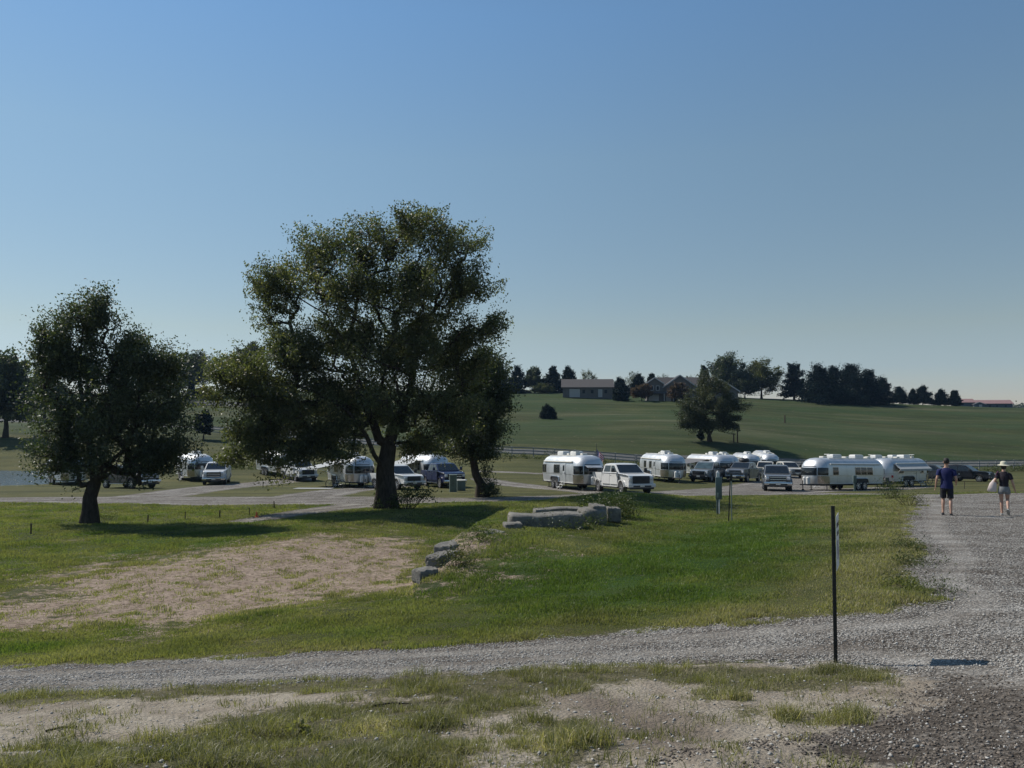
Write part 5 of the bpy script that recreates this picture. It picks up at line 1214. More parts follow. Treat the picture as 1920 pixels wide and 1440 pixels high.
# sign plate, nearly edge on
M['signw'] = simple('white_sign_face', (0.62,0.62,0.60), .5, 0, .05, 6); M['signk'] = simple('sign_ink', (0.06,0.06,0.065), .6, 0, .1, 6)
sg = empty('sign', (p.x+.012,p.y-.028,p.z), R(62.5)); tag(sg, 'small white metal sign seen almost edge on, fixed to the black post', 'sign')
zt_ = 1.66; zb_ = 1.04
m = MB(); m.box((.20,0,(zt_+zb_)/2),(.40,.004,zt_-zb_),.0015); plate = m.build('plate', M['signw'], sg)
ink = MB()
for zc, hh, xs in ((zt_-.115,.055,((.09,.05),(.15,.05),(.21,.05),(.27,.05),(.34,.06))),(zt_-.215,.05,((.12,.05),(.18,.05),(.24,.05),(.31,.06)))):
    for xc, w in xs: ink.box((xc,-.0032,zc),(w*.78,.0012,hh))
ink.build('lettering', M['signk'], plate)
def half(a0, a1):
    pts = [(.205+.105*math.cos(a), zb_+.215+.115*math.sin(a)) for a in np.linspace(R(a0),R(a1),18)]
    k = len(pts); d = MB(); d.add([(x,-.0044,z) for x,z in pts]+[(x,-.002,z) for x,z in pts],[list(range(k)),list(range(k,2*k))]+[[i,(i+1)%k,k+(i+1)%k,k+i] for i in range(k)]); return d
M['signp'] = simple('faded_purple_ink', (0.17,0.13,0.17), .6, 0, .1, 6)
half(55,200).build('symbol', M['signp'], plate); half(235,380).build('symbol', M['signp'], plate)

# thin posts beside the pedestal
tpost(1366,979,None,1.55,'thin black post standing in the lawn right of the green pedestal', name='thin_post', lean=.05, r=.02)
pp = Vector(hit(1372,978)+(0,)); pp.z = gz(pp.x,pp.y); st_ = empty('hydrant_pipe', pp); tag(st_, 'slim grey water pipe with a dark tap head beside the thin black post', 'pipe')
m = MB(); m.cyl((0,0,-.2),(0,0,1.42),.02); m.build('pipe', M['chrome'] if False else M['util_green'], st_)
m = MB(); m.cyl((0,0,1.38),(0,0,1.62),.035,.03); m.box((-.06,0,1.60),(.16,.03,.035),.01,ry=.5); m.cyl((0,0,1.48),(-.13,0,1.40),.018); m.build('tap_head', M['steel_post'], st_, smooth=40)
# power pedestal
pp = Vector(hit(1348,965)+(0,)); pp.z = gz(pp.x,pp.y); pd = empty('power_pedestal', pp, R(-12)); tag(pd, 'tall narrow green grey electric pedestal on the lawn in front of the gravel loop', 'utility pedestal')
k = pp.y/FPX; hh = (965-886)*k
m = MB(); m.box((-.03,0,.28*hh-.05),(.13,.10,.62*hh+.0),.01); m.build('post', M['pedestal'], pd, smooth=30)
m = MB(); m.box((0,-.01,.62*hh),(.24,.17,.52*hh),.015); bx_ = m.build('meter_box', M['pedestal'], pd, smooth=30)
m = MB(); m.box((-.03,-.115,.46*hh),(.085,.05,.11*hh),.02); m.build('outlet_cover', M['util_green'], bx_, smooth=30)
m = MB(); m.box((-.03,0,.93*hh),(.13,.12,.14*hh),.02); m.cyl((-.03,0,.99*hh),(-.03,0,1.03*hh),.05,.03); m.build('lamp_cap', M['white_pl'], pd, smooth=30)
m = MB(); m.cyl((.01,-.07,-.1),(.01,-.07,.40*hh),.02); m.build('conduit', M['white_pl'], pd)
q = at(1592+8, 58.5); p2_ = empty('power_pedestal', q, 0); tag(p2_, 'short green electric pedestal in front of the large side-on trailer', 'utility pedestal')
m = MB(); m.box((0,0,.35),(.13,.10,.9),.01); m.build('post', M['pedestal'], p2_); m = MB(); m.box((0,-.01,.95),(.26,.18,.55),.02); m.build('meter_box', M['pedestal'], p2_, smooth=30)
# utility boxes by the leaning tree
q = at(850,54); ub = empty('utility_cabinet', q, R(8)); tag(ub, 'taller grey green utility cabinet just left of the leaning tree', 'utility box')
m = MB(); m.box((0,0,.58),(.52,.34,1.24),.03); m.build('cabinet', M['util_green'], ub, smooth=30)
for s in (-1,1):
    m = MB(); m.box((s*.125,-.178,.62),(.23,.02,1.0),.006); dd = m.build('door', M['util_green'], ub); m = MB(); m.box((s*.04,-.195,.62),(.02,.02,.12)); m.build('handle', M['black_pl'], dd)
m = MB(); m.box((0,0,1.22),(.58,.40,.05),.015); m.build('lid', M['util_green'], ub, smooth=30)
q = at(865,56); ub = empty('utility_box', q, R(8)); tag(ub, 'lower squat utility box with a pale lid right of the tall cabinet', 'utility box')
m = MB(); m.box((0,0,.36),(.62,.5,.8),.03); m.build('housing', M['pedestal'], ub, smooth=30); m = MB(); m.box((0,0,.78),(.68,.56,.07),.02); m.build('lid', M['cream_pl'], ub, smooth=30)

# limestone blocks of the retaining wall
def stone_mat():
    m, nt, b = new_mat('limestone_block'); v = coords(nt); f = noise(nt, v, 2.5, 7, .7); f2 = noise(nt, v, 14, 4, .6)
    c = mixc(nt, maprange(nt,f,.35,.65), (0.095,0.092,0.083), (0.22,0.207,0.18)); c = mixc(nt, maprange(nt,f2,.55,.7,0,.6), c, (0.09,0.085,0.075))
    nt.links.new(c, b.inputs['Base Color']); b.inputs['Roughness'].default_value=.95; bump(nt,b,mathn(nt,'ADD',f,mathn(nt,'MULTIPLY',f2,.4)),.8,.06); return m
M['stone'] = stone_mat()
def block2(ua, ub, Y0, Y1, vtop, hgt, dep, label, seed, bev=.06):
    a = np.array([(ua-960)/FPX*Y0, Y0]); b = np.array([(ub-960)/FPX*Y1, Y1]); L = float(np.hypot(*(b-a))); d = (b-a)/L; g = np.random.default_rng(seed)
    zt0 = CAM_Z+ray(ua, vtop)[2]*Y0
    bm = bmesh.new(); bmesh.ops.create_cube(bm, size=1.0)
    for v in bm.verts: v.co = Vector((v.co.x*L, v.co.y*dep, v.co.z*hgt))
    bmesh.ops.bevel(bm, geom=list(bm.edges), offset=bev, segments=3, profile=.6, affect='EDGES')
    bmesh.ops.subdivide_edges(bm, edges=[e for e in bm.edges if e.calc_length()>.22], cuts=5, use_grid_fill=True)
    for v in bm.verts: v.co += Vector(g.normal(0,.010,3)) + Vector((0,0,.03*math.sin(v.co.x*3.1+seed)))
    me = bpy.data.meshes.new('limestone_block'); bm.to_mesh(me); bm.free(); me.shade_smooth(); me.set_sharp_from_angle(angle=R(38)); me.materials.append(M['stone'])
    o = link(bpy.data.objects.new('limestone_block', me)); c = (a+b)/2 + np.array([-d[1],d[0]])*dep/2
    o.location = (c[0], c[1], zt0-hgt/2); o.rotation_euler = (g.normal(0,.015), g.normal(0,.015), math.atan2(d[1],d[0]))
    return tag(o, label, 'stone block', 'limestone blocks of the low retaining wall')
h0 = hit(958,988)[1]; h1 = hit(845,1058)[1]; h2_ = hit(800,1086)[1]; h3_ = hit(930,1003)[1]
block2(789,824,h2_,h2_+.3,1073,.30,.4,'lowest dark limestone block, nearest to us at the edge of the sandy patch',1)
block2(824,868,h1,h1+.9,1046,.36,.4,'dark faced limestone block beside bright green weeds, second from the near end',2)
block2(848,886,h1+1.0,h1+2.4,1027,.34,.5,'pale flat topped slab behind the dark faced block',3)
block2(914,950,h3_,h3_+.3,999,.35,.6,'flat pale slab half buried in grass left of the long raised block',4)
block2(948,980,h0-.5,h0-.4,981,.6,.5,'small square block under the left end of the long raised block',5)
block2(957,1096,h0,h0+.3,967,.6,.8,'long raised block with a rounded pale left end, the longest in front',6,.13)
block2(1003,1092,h0+2.2,h0+2.4,955,.7,.5,'long slab set behind the longest front block',7)
block2(1094,1140,h0+1.6,h0+1.8,957,.60,.8,'round shouldered boulder block at the far end of the wall',8,.2)
block2(1111,1137,h0+1.8,h0+1.9,949,.26,.5,'small square block lying on top of the round shouldered boulder',9)
block2(1139,1164,h0+2.4,h0+2.5,952,.45,.4,'small dark block at the right end of the wall behind the weeds',10)

def clump(name, u, v, w, h, mat, label, seed, n=26, leaf=.06, per=22, flat=1.0, cat='weeds'):
    x, y = hit(u,v); rt = empty(name, (x,y,gz(x,y))); tag(rt, label, cat)
    leafy('foliage', [((0,0,h*.45),(w/2,w/2*flat,h*.5),n)], mat, leaf, per, .05+w*.04, rt, seed, tip=.004, zbase=-.02, aspect=.3, droop=-.3); return rt
clump('weed_clump', 1142, 968, 2.2, .8, 'weed', 'tall dark weeds covering the right end of the stone wall', 201, 110, .09, 46)
clump('weed_clump', 1030, 988, 2.4, .26, 'weed', 'low thin weeds against the foot of the longest front block', 208, 50, .06, 26)
clump('weed_clump', 1120, 976, 1.5, .5, 'weed', 'dark scrub in front of the round shouldered boulder block', 207, 60, .08, 40)
clump('weed_clump', 1085, 990, 2.2, .34, 'weed', 'brownish weeds along the foot of the long raised block', 202, 40, .08)
clump('weed_clump', 900, 1012, 1.3, .4, 'weed', 'dry weeds between the pale slab and the small square block', 203, 26, .07)
clump('weed_clump', 858, 1062, 1.0, .4, 'leaf_yellow', 'bright yellow green weeds in front of the dark faced block', 204, 34, .07)
clump('weed_clump', 1672, 935, 1.7, 1.0, 'weed', 'tall pale seeding weeds at the top of the lawn before the large side-on trailer', 205, 46, .08, 26)
clump('weed_clump', 1705, 948, 1.6, .5, 'leaf_yellow', 'low yellow weeds at the gravel edge left of the walking man', 206, 30, .07)
for i,(u,v,w_,h_,lb) in enumerate(((1712,1030,.9,.16,'dark low weed mat at the gravel edge, the uppermost of three'),(1722,1058,1.1,.14,'dark low weed mat at the gravel edge, the middle of three'),(1722,1108,1.3,.16,'brownish weed mat at the gravel edge, the lowest of three'))):
    clump('weed_mat', u, v, w_, h_, 'weed', lb, 210+i, 30, .05, 24)
clump('weed_clump', 200, 974, 1.4, .45, 'weed', 'dry twiggy weeds at the foot of the dense dark tree', 215, 26, .06)
for i,(u,v,w_,h_,lb) in enumerate(((1080,1395,.55,.16,'bushy grass tuft in the sand right of the bottom middle'),(1385,1312,.28,.12,'small dry tuft on the sandy verge left of the sign post'),(1475,1345,.30,.12,'spiky dry tuft on the sand near the dark mud'),(1470,1375,.01,.01,''))):
    if not lb: continue
    x, y = hit(u,v); n = int(26*w_*4); xs = x+np.clip(rng.normal(0,w_/5,n),-w_/2.5,w_/2.5); ys = y+np.clip(rng.normal(0,w_/6,n),-w_/3,w_/3)
    o = blades('grass_tuft', xs, ys, np.full(n,h_), .006, rng.uniform(.3,.95,n), lb, 'grass tuft', M['tuft'], per=10, spread=.02, lean=1.0); del o['kind']
x, y = hit(560,1385); rt = empty('broadleaf_weed', (x,y,gz(x,y))); tag(rt, 'bright green broad leaved weed among the foreground grass', 'weeds')
leafy('foliage', [((0,0,.06),(.14,.09,.06),12)], 'tuft', .04, 7, .025, rt, 220, tip=.003, aspect=.7)
# ground twigs and pale litter in the foreground
for i,(u,v,L,a,lb) in enumerate(((700,1326,.34,.1,'dark fallen stick lying on the sand in front of the near road'),(85,1374,.22,.35,'short broken twig on the bare soil at the lower left'))):
    x, y = hit(u,v); m = MB(); m.tube([(0,0,.012),(L*.5,.02,.02),(L,.0,.012)],.009,6); o = m.build('fallen_stick', M['bark'], None); o.location=(x,y,gz(x,y)); o.rotation_euler=(0,0,a); tag(o, lb, 'stick')

# stakes in the left lawn
for i,(u,v,h_,lb) in enumerate(((58,1002,.42,'short wooden stake nearest to the left edge of the lawn'),(277,981,.36,'short stake in the tree shadow right of the dense dark tree'),(347,974,.36,'short stake in the left lawn, second right of the dense dark tree'),
     (412,971,.36,'short stake in the left lawn, just left of the gravel track end'),(514,953,.38,'short stake between the gravel loop and its side track'),(468,966,.36,'short stake right at the end of the gravel side track'),(495,898,.5,'short dark stake on the grass strip below the silver white truck'),(1720+85,904,.6,'thin dark stake on the grass below the dark sport utility car'))):
    x, y = hit(u,v) if v > 930 else tuple(at(u,62 if u<1000 else 62).xy); m = MB(); m.box((0,0,h_/2-.05),(.05,.04,h_+.1),.006); m.box((0,0,h_-.01),(.06,.05,.03),.005)
    o = m.build('wooden_stake', M['stake'], None); o.location=(x,y,gz(x,y)); o.rotation_euler=(.03,.02,i); tag(o, lb, 'stake', 'short stakes in the grass')
x, y = hit(481,970); m = MB(); m.cyl((0,0,-.02),(0,0,.26),.07,.03,12); m.box((0,0,.01),(.18,.18,.03),.01); o = m.build('orange_marker', M['orange'], None, smooth=40); o.location=(x,y,gz(x,y)); tag(o,'small orange marker at the end of the gravel side track','marker')
q = at(1471,165); m = MB(); m.cyl((0,0,-.2),(0,0,1.7),.16,.13,10); m.cyl((0,0,1.7),(0,0,1.76),.13,.08,10); o = m.build('wooden_post', M['stake'], None, smooth=40); o.location=q; tag(o,'single dark post alone in the middle of the green hillside field','post')
for u, h_, lb in ((1375,1.5,'left one of the two dark posts right of the multi-trunk tree'),(1382,2.0,'right and taller one of the two dark posts beside the multi-trunk tree')):
    q = at(u,128); m = MB(); m.cyl((0,0,-.2),(0,0,h_),.13,.10,8); m.cyl((0,0,h_),(0,0,h_+.05),.1,.05,8); o = m.build('wooden_post', M['stake'], None, smooth=40); o.location=q; tag(o,lb,'post')

# white rail fence along the lower road
def fence(name, pts, label, sp=2.6, h=1.35, mat='fence', rails=3):
    rt = empty(name, (pts[0][0],pts[0][1],gz(*pts[0]))); tag(rt, label, 'fence'); o0 = rt.location.copy()
    line=[]
    for (x0,y0),(x1,y1) in zip(pts[:-1],pts[1:]):
        n = max(1,round(math.hypot(x1-x0,y1-y0)/sp)); line += [(x0+(x1-x0)*k/n, y0+(y1-y0)*k/n) for k in range(n)]
    line.append(pts[-1]); P3 = [Vector((x,y,gz(x,y)))-o0 for x,y in line]
    pm = MB(); pm.box((0,0,h/2-.1),(.13,.13,h+.2),.01); pm.cyl((0,0,h),(0,0,h+.05),.10,.02,4); p0 = pm.build('post', M[mat], rt); p0.location = P3[0]
    for q in P3[1:100]:
        c = p0.copy(); COL.objects.link(c); c.parent = rt; c.location = q
    for r_ in range(rails):
        rm = MB(); z = h-.10-r_*.42
        for a,b in zip(P3[:-1],P3[1:]):
            d = (b-a); n = Vector((-d.y,d.x,0)).normalized()*.025; u_ = Vector((0,0,.075)); A=a+Vector((0,0,z)); B=b+Vector((0,0,z))
            rm.add([A-n-u_,A+n-u_,A+n+u_,A-n+u_,B-n-u_,B+n-u_,B+n+u_,B-n+u_],[[0,1,2,3],[4,5,6,7],[0,1,5,4],[1,2,6,5],[2,3,7,6],[3,0,4,7]])
        rm.build('rail', M[mat], rt)
    return rt
fl = lambda l: [((u-960)/FPX*Y_, Y_) for u,Y_ in l]
fence('white_fence', fl([(395,128),(560,122),(725,114),(860,107),(960,104.5),(1040,104.5),(1190,106)]), 'long white rail fence running behind the trailers along the lower road, left stretch', 3.0)
fence('white_fence', fl([(1193,106),(1330,108),(1500,111),(1700,114),(1930,118),(2100,120)]), 'white rail fence behind the parked cars at the right, right stretch', 3.2)
fence('dark_fence', fl([(340,184),(362,184),(420,183)]), 'low dark board fence beside the upper drive at left', 2.4, 1.6, 'stake', 4)
# dark brush strips along the fence foot and the ditch
def strip(name, pts, w, h, label, seed, n, leaf=.22):
    g = np.random.default_rng(seed); q=[]
    for (x0,y0),(x1,y1) in zip(pts[:-1],pts[1:]):
        L = math.hypot(x1-x0,y1-y0); k = int(n*L); t = g.uniform(0,1,k); xx=x0+(x1-x0)*t+g.normal(0,w/2,k); yy=y0+(y1-y0)*t+g.normal(0,w/2,k)
        hh = h*np.clip(.6+.6*noise2(xx,yy,5,seed),.08,1.5); q.append(np.stack([xx,yy,H(xx,yy)+hh*g.uniform(0,1,k)],1))
    C = np.concatenate(q); C = np.repeat(C,9,0)+g.normal(0,.15,(len(C)*9,3)); Vl,Fl,tl = leaf_quads(C, leaf, g.uniform(0,.9,len(C)), -.2, .35)
    tag(mesh_np(name,Vl,Fl,M['weed'],None,{'tint':tl}), label, 'brush', kind='stuff')
strip('roadside_brush', fl([(905,101.5),(1040,102.5),(1200,104),(1330,106),(1500,109)]), .6, .8, 'rough dark growth along the foot of the white fence behind the trailers', 301, 14)
strip('roadside_brush', fl([(1840,112),(1930,114),(2100,116)]), .7, 1.0, 'rough dark growth below the white fence at the right edge', 302, 16)
strip('ditch_brush', fl([(425,88),(480,88),(560,90),(720,95)]), .9, .7, 'dark rushes along the ditch behind the left trailers', 303, 14)
strip('bank_brush', fl([(420,122),(470,121),(560,116)]), .5, .4, 'dark grass fringe below the fence left of the tallest tree', 304, 10)

# ------------------------------------------------------------------ houses
M['siding'] = simple('grey_tan_siding', (0.105,0.102,0.098), .8, 0, .08, 2); M['siding2'] = simple('tan_siding', (0.115,0.107,0.10), .8, 0, .08, 2)
M['shingle'] = simple('grey_brown_shingles', (0.075,0.068,0.066), .95, 0, .2, 6); M['gdoor'] = simple('white_garage_door', (0.33,0.33,0.33), .6, 0, .06, 3)
M['trim'] = simple('white_trim', (0.42,0.42,0.42), .6, 0, .06, 3); M['redroof'] = simple('red_metal_roof', (0.26,0.155,0.14), .55, .1, .1, 1); M['bluewall'] = simple('slate_siding', (0.07,0.085,0.105), .8, 0, .12, 1)
def house_wall(parent, w, d, h, x=0, y=0, z=-1.0, mat='siding', gable=None, gh=0):
    m = MB(); m.box((x,y,(h+z)/2),(w,d,h-z))
    m.build('wall', M[mat], parent)
def gable_roof(parent, w, d, h, rise, x=0, y=0, axis='x', over=.5, mat='shingle', wallmat='siding', th=.18):
    m = MB(); hw, hd = w/2+over, d/2+over
    if axis == 'x':   # ridge runs along x
        k = rise/(d/2); ze = h-over*k
        for s in (-1,1):
            m.add([(x-hw,y+s*hd,ze),(x+hw,y+s*hd,ze),(x+hw,y,h+rise),(x-hw,y,h+rise),(x-hw,y+s*hd,ze+th),(x+hw,y+s*hd,ze+th),(x+hw,y,h+rise+th),(x-hw,y,h+rise+th)],[[0,1,2,3],[4,5,6,7],[0,1,5,4],[1,2,6,5],[2,3,7,6],[3,0,4,7]])
        g = MB()
        for s in (-1,1): g.add([(x+s*(w/2),y-d/2,h),(x+s*(w/2),y+d/2,h),(x+s*(w/2),y,h+rise-.01),(x+s*(w/2-.2),y-d/2,h),(x+s*(w/2-.2),y+d/2,h),(x+s*(w/2-.2),y,h+rise-.01)],[[0,1,2],[3,4,5],[0,1,4,3],[1,2,5,4],[2,0,3,5]])
    else:
        k = rise/(w/2); ze = h-over*k
        for s in (-1,1):
            m.add([(x+s*hw,y-hd,ze),(x+s*hw,y+hd,ze),(x,y+hd,h+rise),(x,y-hd,h+rise),(x+s*hw,y-hd,ze+th),(x+s*hw,y+hd,ze+th),(x,y+hd,h+rise+th),(x,y-hd,h+rise+th)],[[0,1,2,3],[4,5,6,7],[0,1,5,4],[1,2,6,5],[2,3,7,6],[3,0,4,7]])
        g = MB()
        for s in (-1,1): g.add([(x-w/2,y+s*d/2,h),(x+w/2,y+s*d/2,h),(x,y+s*d/2,h+rise-.01),(x-w/2,y+s*(d/2-.2),h),(x+w/2,y+s*(d/2-.2),h),(x,y+s*(d/2-.2),h+rise-.01)],[[0,1,2],[3,4,5],[0,1,4,3],[1,2,5,4],[2,0,3,5]])
        t = MB(); y0 = y-hd-.04
        for s in (-1,1): t.add([(x+s*hw,y0,ze-.12),(x,y0,h+rise-.12),(x,y0,h+rise+th+.03),(x+s*hw,y0,ze+th+.03),(x+s*hw,y0+.035,ze-.12),(x,y0+.035,h+rise-.12),(x,y0+.035,h+rise+th+.03),(x+s*hw,y0+.035,ze+th+.03)],[[0,1,2,3],[4,5,6,7],[0,1,5,4],[1,2,6,5],[2,3,7,6],[3,0,4,7]])
        t.build('fascia', M['trim'], parent)
    m.build('roof', M[mat], parent)
    for k_ in (0,6): ge_ = MB(); ge_.add(g.v[k_:k_+6], [[i-k_ for i in f] for f in g.f if min(f)>=k_ and max(f)<k_+6]); ge_.build('gable_end', M[wallmat], parent)
def opening(parent, name, x, z, w, h, y, mat, frame='trim', fr=.12):
    m = MB(); m.box((x,y-.03,z+h/2),(w+2*fr,.06,h+2*fr)); f = m.build(name, M[frame], parent)
    m = MB(); m.box((x,y-.065,z+h/2),(w,.02,h)); m.build('pane' if name=='window' else 'leaf', M[mat], f); return f
q = at(1101,226); g1_ = empty('long_garage', q, R(-4)); tag(g1_, 'long low grey garage with one white overhead door on the ridge', 'garage')
k = 226/FPX; W_ = 91*k; house_wall(g1_, W_, 8.5, 2.9); gable_roof(g1_, W_, 8.5, 2.9, 2.3)
opening(g1_,'garage_door',-W_/2+3.5,0,2.8,2.15,-4.25,'gdoor'); opening(g1_,'door',W_/2-3.6,0,.95,2.05,-4.25,'gdoor')
for x_ in (-W_/2+6.2,-W_/2+8.7,W_/2-2.0): opening(g1_,'window',x_,1.0,.8,1.0,-4.25,'winglass','siding2',.08)
q = at(1250,211); h2 = empty('gabled_house', q, R(-6)); tag(h2, 'large tan house with two front gables and a white garage door, on the ridge', 'house')
k = 211/FPX
house_wall(h2, 4.4, 7, 5.0, x=-3.6, y=0, mat='siding2', z=-1.5); gable_roof(h2, 4.4, 7, 5.0, 1.5, x=-3.6, axis='y', wallmat='siding2')
house_wall(h2, 9.5, 8, 3.8, x=3.4, y=1.2, mat='siding2', z=-1.5); gable_roof(h2, 9.5, 8, 3.8, 3.4, x=3.4, y=1.2, axis='y', wallmat='siding2', over=.45)
house_wall(h2, 16, 6.5, 4.2, x=5.5, y=5.3, mat='siding2', z=-1.5); gable_roof(h2, 16, 6.5, 4.2, 2.6, x=5.5, y=5.3, axis='x', wallmat='siding2')
house_wall(h2, 9, 9, 2.9, x=15.0, y=3.5, mat='siding', z=-1.5); gable_roof(h2, 9, 9, 2.9, 3.0, x=15.0, y=3.5, axis='y', wallmat='siding')
m = MB(); m.add([(-6,-3.6,2.45),(4.2,-3.6,2.45),(4.2,-4.9,2.05),(-6,-4.9,2.05),(-6,-3.6,2.6),(4.2,-3.6,2.6),(4.2,-4.9,2.2),(-6,-4.9,2.2)],[[0,1,2,3],[4,5,6,7],[0,1,5,4],[1,2,6,5],[2,3,7,6],[3,0,4,7]]); m.build('porch_roof', M['shingle'], h2)
opening(h2,'garage_door',-3.9,-.6,2.5,2.3,-3.5,'gdoor'); opening(h2,'window',-4.4,3.1,.7,1.1,-3.5,'winglass'); opening(h2,'window',-2.8,3.1,.7,1.1,-3.5,'winglass')
for x_ in (-1.1,1.4,4.0):
    m = MB(); m.box((x_,-4.6,.8),(.22,.22,2.9)); m.build('porch_column', M['trim'], h2)
opening(h2,'window',2.3,-.1,1.2,1.5,-2.8,'winglass'); opening(h2,'door',0.2,-.6,.95,2.1,-2.8,'gdoor')
q = at(1846,345); h3 = empty('red_roofed_building', q+Vector((0,0,1.3)), R(-20)); tag(h3, 'low slate coloured building with a pinkish red metal roof, right end of the ridge', 'building')
h3.scale = (.95,1,.75)
house_wall(h3, 14.5, 10, 1.6, x=3.0, y=0, mat='bluewall', z=-3); gable_roof(h3, 14.5, 10, 1.6, 2.0, x=3.0, mat='redroof', wallmat='bluewall')
house_wall(h3, 8, 8, 2.4, x=-9.2, y=1, mat='bluewall', z=-3); gable_roof(h3, 8, 8, 2.4, 2.0, x=-9.2, y=1, mat='redroof', wallmat='bluewall')
house_wall(h3, 4.5, 3, 1.2, x=-3.6, y=-5, mat='bluewall', z=-3); gable_roof(h3, 4.5, 3, 1.2, 1.2, x=-3.6, y=-5, axis='y', mat='shingle', wallmat='bluewall')
opening(h3,'door',-3.2,-1.2,1.0,2.0,-6.5,'gdoor')
for x_ in (1.0,4.0,7.5): opening(h3,'window',x_,-.4,.9,.9,-5,'winglass','bluewall',.05)

# ------------------------------------------------------------------ campsite things
# flag by the near trailer
q = at(1118,57.5); fg_ = empty('flag', q, R(-40)); tag(fg_, 'striped american flag hanging from a slim pole behind the white pickup', 'flag')
M['fred'] = simple('flag_red', (0.36,0.03,0.045), .8, 0, .05, 4); M['fwhite'] = simple('flag_white', (0.62,0.6,0.62), .8, 0, .05, 4); M['fblue'] = simple('flag_blue', (0.02,0.03,0.12), .8, 0, .05, 4)
m = MB(); m.cyl((0,0,-.2),(0,0,3.35),.025,.018,8); m.cyl((0,0,3.35),(0,0,3.42),.04,.01,8); m.build('pole', M['dark_frame'], fg_)
def cloth(u0,u1,v0,v1,name,mat,parent,off=0.0,nu=10):
    def P(a,b):
        x = .03+a*.80*(1-.35*b); y = .10*math.sin(a*9+b*2)*a; z = 3.05-b*.95-a*.62*(1-.2*b)-.04*math.sin(a*7); return (x,y+off,z)
    m_ = MB(); g_=[[P(u0+(u1-u0)*i/nu, v0+(v1-v0)*j/2) for j in range(3)] for i in range(nu+1)]; vs=[p_ for r_ in g_ for p_ in r_]; N=len(vs); vs+= [(x,y+.006,z) for x,y,z in vs]
    fs=[]
    for i in range(nu):
        for j in range(2): a=i*3+j; fs+=[[a,a+1,a+4,a+3],[N+a,N+a+3,N+a+4,N+a+1]]
    m_.add(vs,fs); return m_.build(name, M[mat], parent, smooth=60)
for i in range(13): cloth(0.40 if i<7 else 0,1,i/13,(i+1)/13,'stripe','fred' if i%2==0 else 'fwhite',fg_)
cn = cloth(0,.40,0,7/13,'canton','fblue',fg_)
st_ = MB()
for r_ in range(9):
    for c_ in range(6 if r_%2==0 else 5):
        a=.40*(c_+.5+(0 if r_%2==0 else .5))/6; b=(7/13)*(r_+.5)/9; x=.03+a*.80*(1-.35*b); y=.10*math.sin(a*9+b*2)*a-.006; z=3.05-b*.95-a*.62*(1-.2*b)-.04*math.sin(a*7)
        for s in (0,.018): st_.add([(x+.014*math.cos(1.5708+k_*1.2566*2),y+s,z+.014*math.sin(1.5708+k_*1.2566*2)) for k_ in range(5)],[[0,3,1,4,2]])
st_.build('star', M['fwhite'], cn); fg_.scale = (.8,.8,1.02)
cn.children[0].name = 'stars'
# bicycle beside the left trailer
q = at(630,61.5); bk = empty('bicycle', q, R(-8)); tag(bk, 'dark bicycle standing beside the trailer left of the tallest tree trunk', 'bicycle')
for x_ in (-.5,.55):
    w_ = MB(); n=26; rr=.33; w_.tube([(rr*math.cos(6.2832*i/n),0,rr*math.sin(6.2832*i/n)) for i in range(n+1)],.028,6)
    wo = w_.build('wheel', M['rubber'], bk, smooth=60); wo.location=(x_,0,.35)
    s_ = MB()
    for i in range(9): s_.cyl((0,0,0),(.31*math.cos(.698*i),0,.31*math.sin(.698*i)),.004,.004,4)
    s_.build('spokes', M['rim'], wo)
f_ = MB(); f_.tube([(-.5,0,.35),(-.05,0,.33),(.38,0,.78),(-.12,0,.80),(-.05,0,.33)],.02); f_.tube([(-.5,0,.35),(-.12,0,.80)],.012); f_.tube([(-.12,0,.80),(-.16,0,.95)],.015); f_.tube([(.55,0,.35),(.38,0,.78),(.34,0,.98)],.018); f_.build('frame', M['black_pl'], bk)
m = MB(); m.box((-.17,0,.97),(.26,.13,.05),.02); m.build('saddle', M['black_pl'], bk, smooth=40)
m = MB(); m.tube([(.30,-.26,1.02),(.36,-.05,.98),(.36,.05,.98),(.30,.26,1.02)],.014); m.build('handlebar', M['dark_frame'], bk)
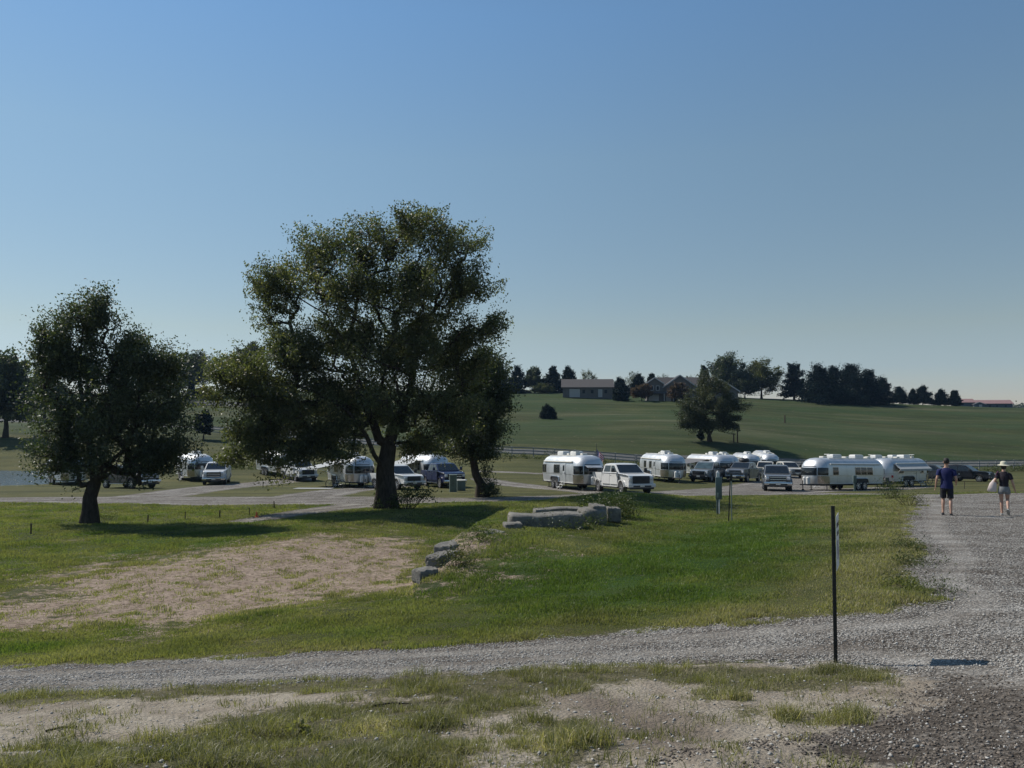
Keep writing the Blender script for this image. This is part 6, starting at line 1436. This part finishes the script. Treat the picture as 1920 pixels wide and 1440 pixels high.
# ground mat
q = at(590,60.5); m = MB(); w_, d_ = 3.0, 1.6
vs=[]; 
for s in (0.02,0.035):
    for i in range(5):
        for j in range(3):
            x_, y_ = q.x+(i/4-.5)*w_, q.y+(j/2-.5)*d_; vs.append((x_-q.x, y_-q.y, gz(x_,y_)-q.z+s))
fs=[]
for i in range(4):
    for j in range(2): a=i*3+j; fs += [[a,a+3,a+4,a+1],[15+a,15+a+1,15+a+4,15+a+3]]
m.add(vs,fs); o = m.build('ground_mat', M['awning_w'], None); o.location=q; tag(o,'pale outdoor mat spread on the grass left of the bicycle','mat')
# folding chairs near the right awning trailer and the middle left one
def chair(u, Y_, hd, label, grp=None):
    q = at(u,Y_); c = empty('camp_chair', q, R(hd)); tag(c, label, 'chair', grp)
    m = MB(); m.box((0,0,.42),(.5,.48,.03),.01); m.build('seat', M['black_pl'], c); m = MB(); m.box((-.26,0,.70),(.03,.48,.5),.01,ry=-.2); m.build('backrest', M['black_pl'], c)
    for sx_ in (-1,1):
        for sy_ in (-1,1): m = MB(); m.cyl((sx_*.22,sy_*.24,0),(-sx_*.18,sy_*.24,.44 if sx_>0 else .62),.013); m.build('leg', M['dark_frame'], c)
    for sy_ in (-1,1): m = MB(); m.box((0,sy_*.26,.62),(.46,.05,.03),.01); m.build('armrest', M['dark_frame'], c)
chair(777,64,-100,'dark folding chair in front of the awning trailer right of the tallest tree trunk'); chair(1667,64.5,-60,'dark folding chair between the two side-on trailers at the right')
# second bike between the cars and the last trailer
bk2 = copy_tree(bk); q = at(1748,74); bk2.location = q; bk2.rotation_euler=(0,0,R(20)); bk2['label']='bicycle standing on the grass behind the walking man'

# ------------------------------------------------------------------ haze
hz = MB(); x0,x1,y0,y1,z0,z1_ = -1500,1500,-60,1500,-40,42
hz.add([(x0,y0,z0),(x1,y0,z0),(x1,y1,z0),(x0,y1,z0),(x0,y0,z1_),(x1,y0,z1_),(x1,y1,z1_),(x0,y1,z1_)],[[0,3,2,1],[4,5,6,7],[0,1,5,4],[1,2,6,5],[2,3,7,6],[3,0,4,7]])
hm_ = bpy.data.materials.new('haze_air'); hm_.use_nodes=True; nt=hm_.node_tree; nt.nodes.remove(nt.nodes['Principled BSDF'])
pv = nd(nt,'ShaderNodeVolumePrincipled'); pv.inputs['Color'].default_value=(.42,.66,1,1); pv.inputs['Density'].default_value=0.00010; pv.inputs['Anisotropy'].default_value=.2
nt.links.new(pv.outputs[0], nt.nodes['Material Output'].inputs['Volume'])
tag(hz.build('haze', hm_), kind='stuff')
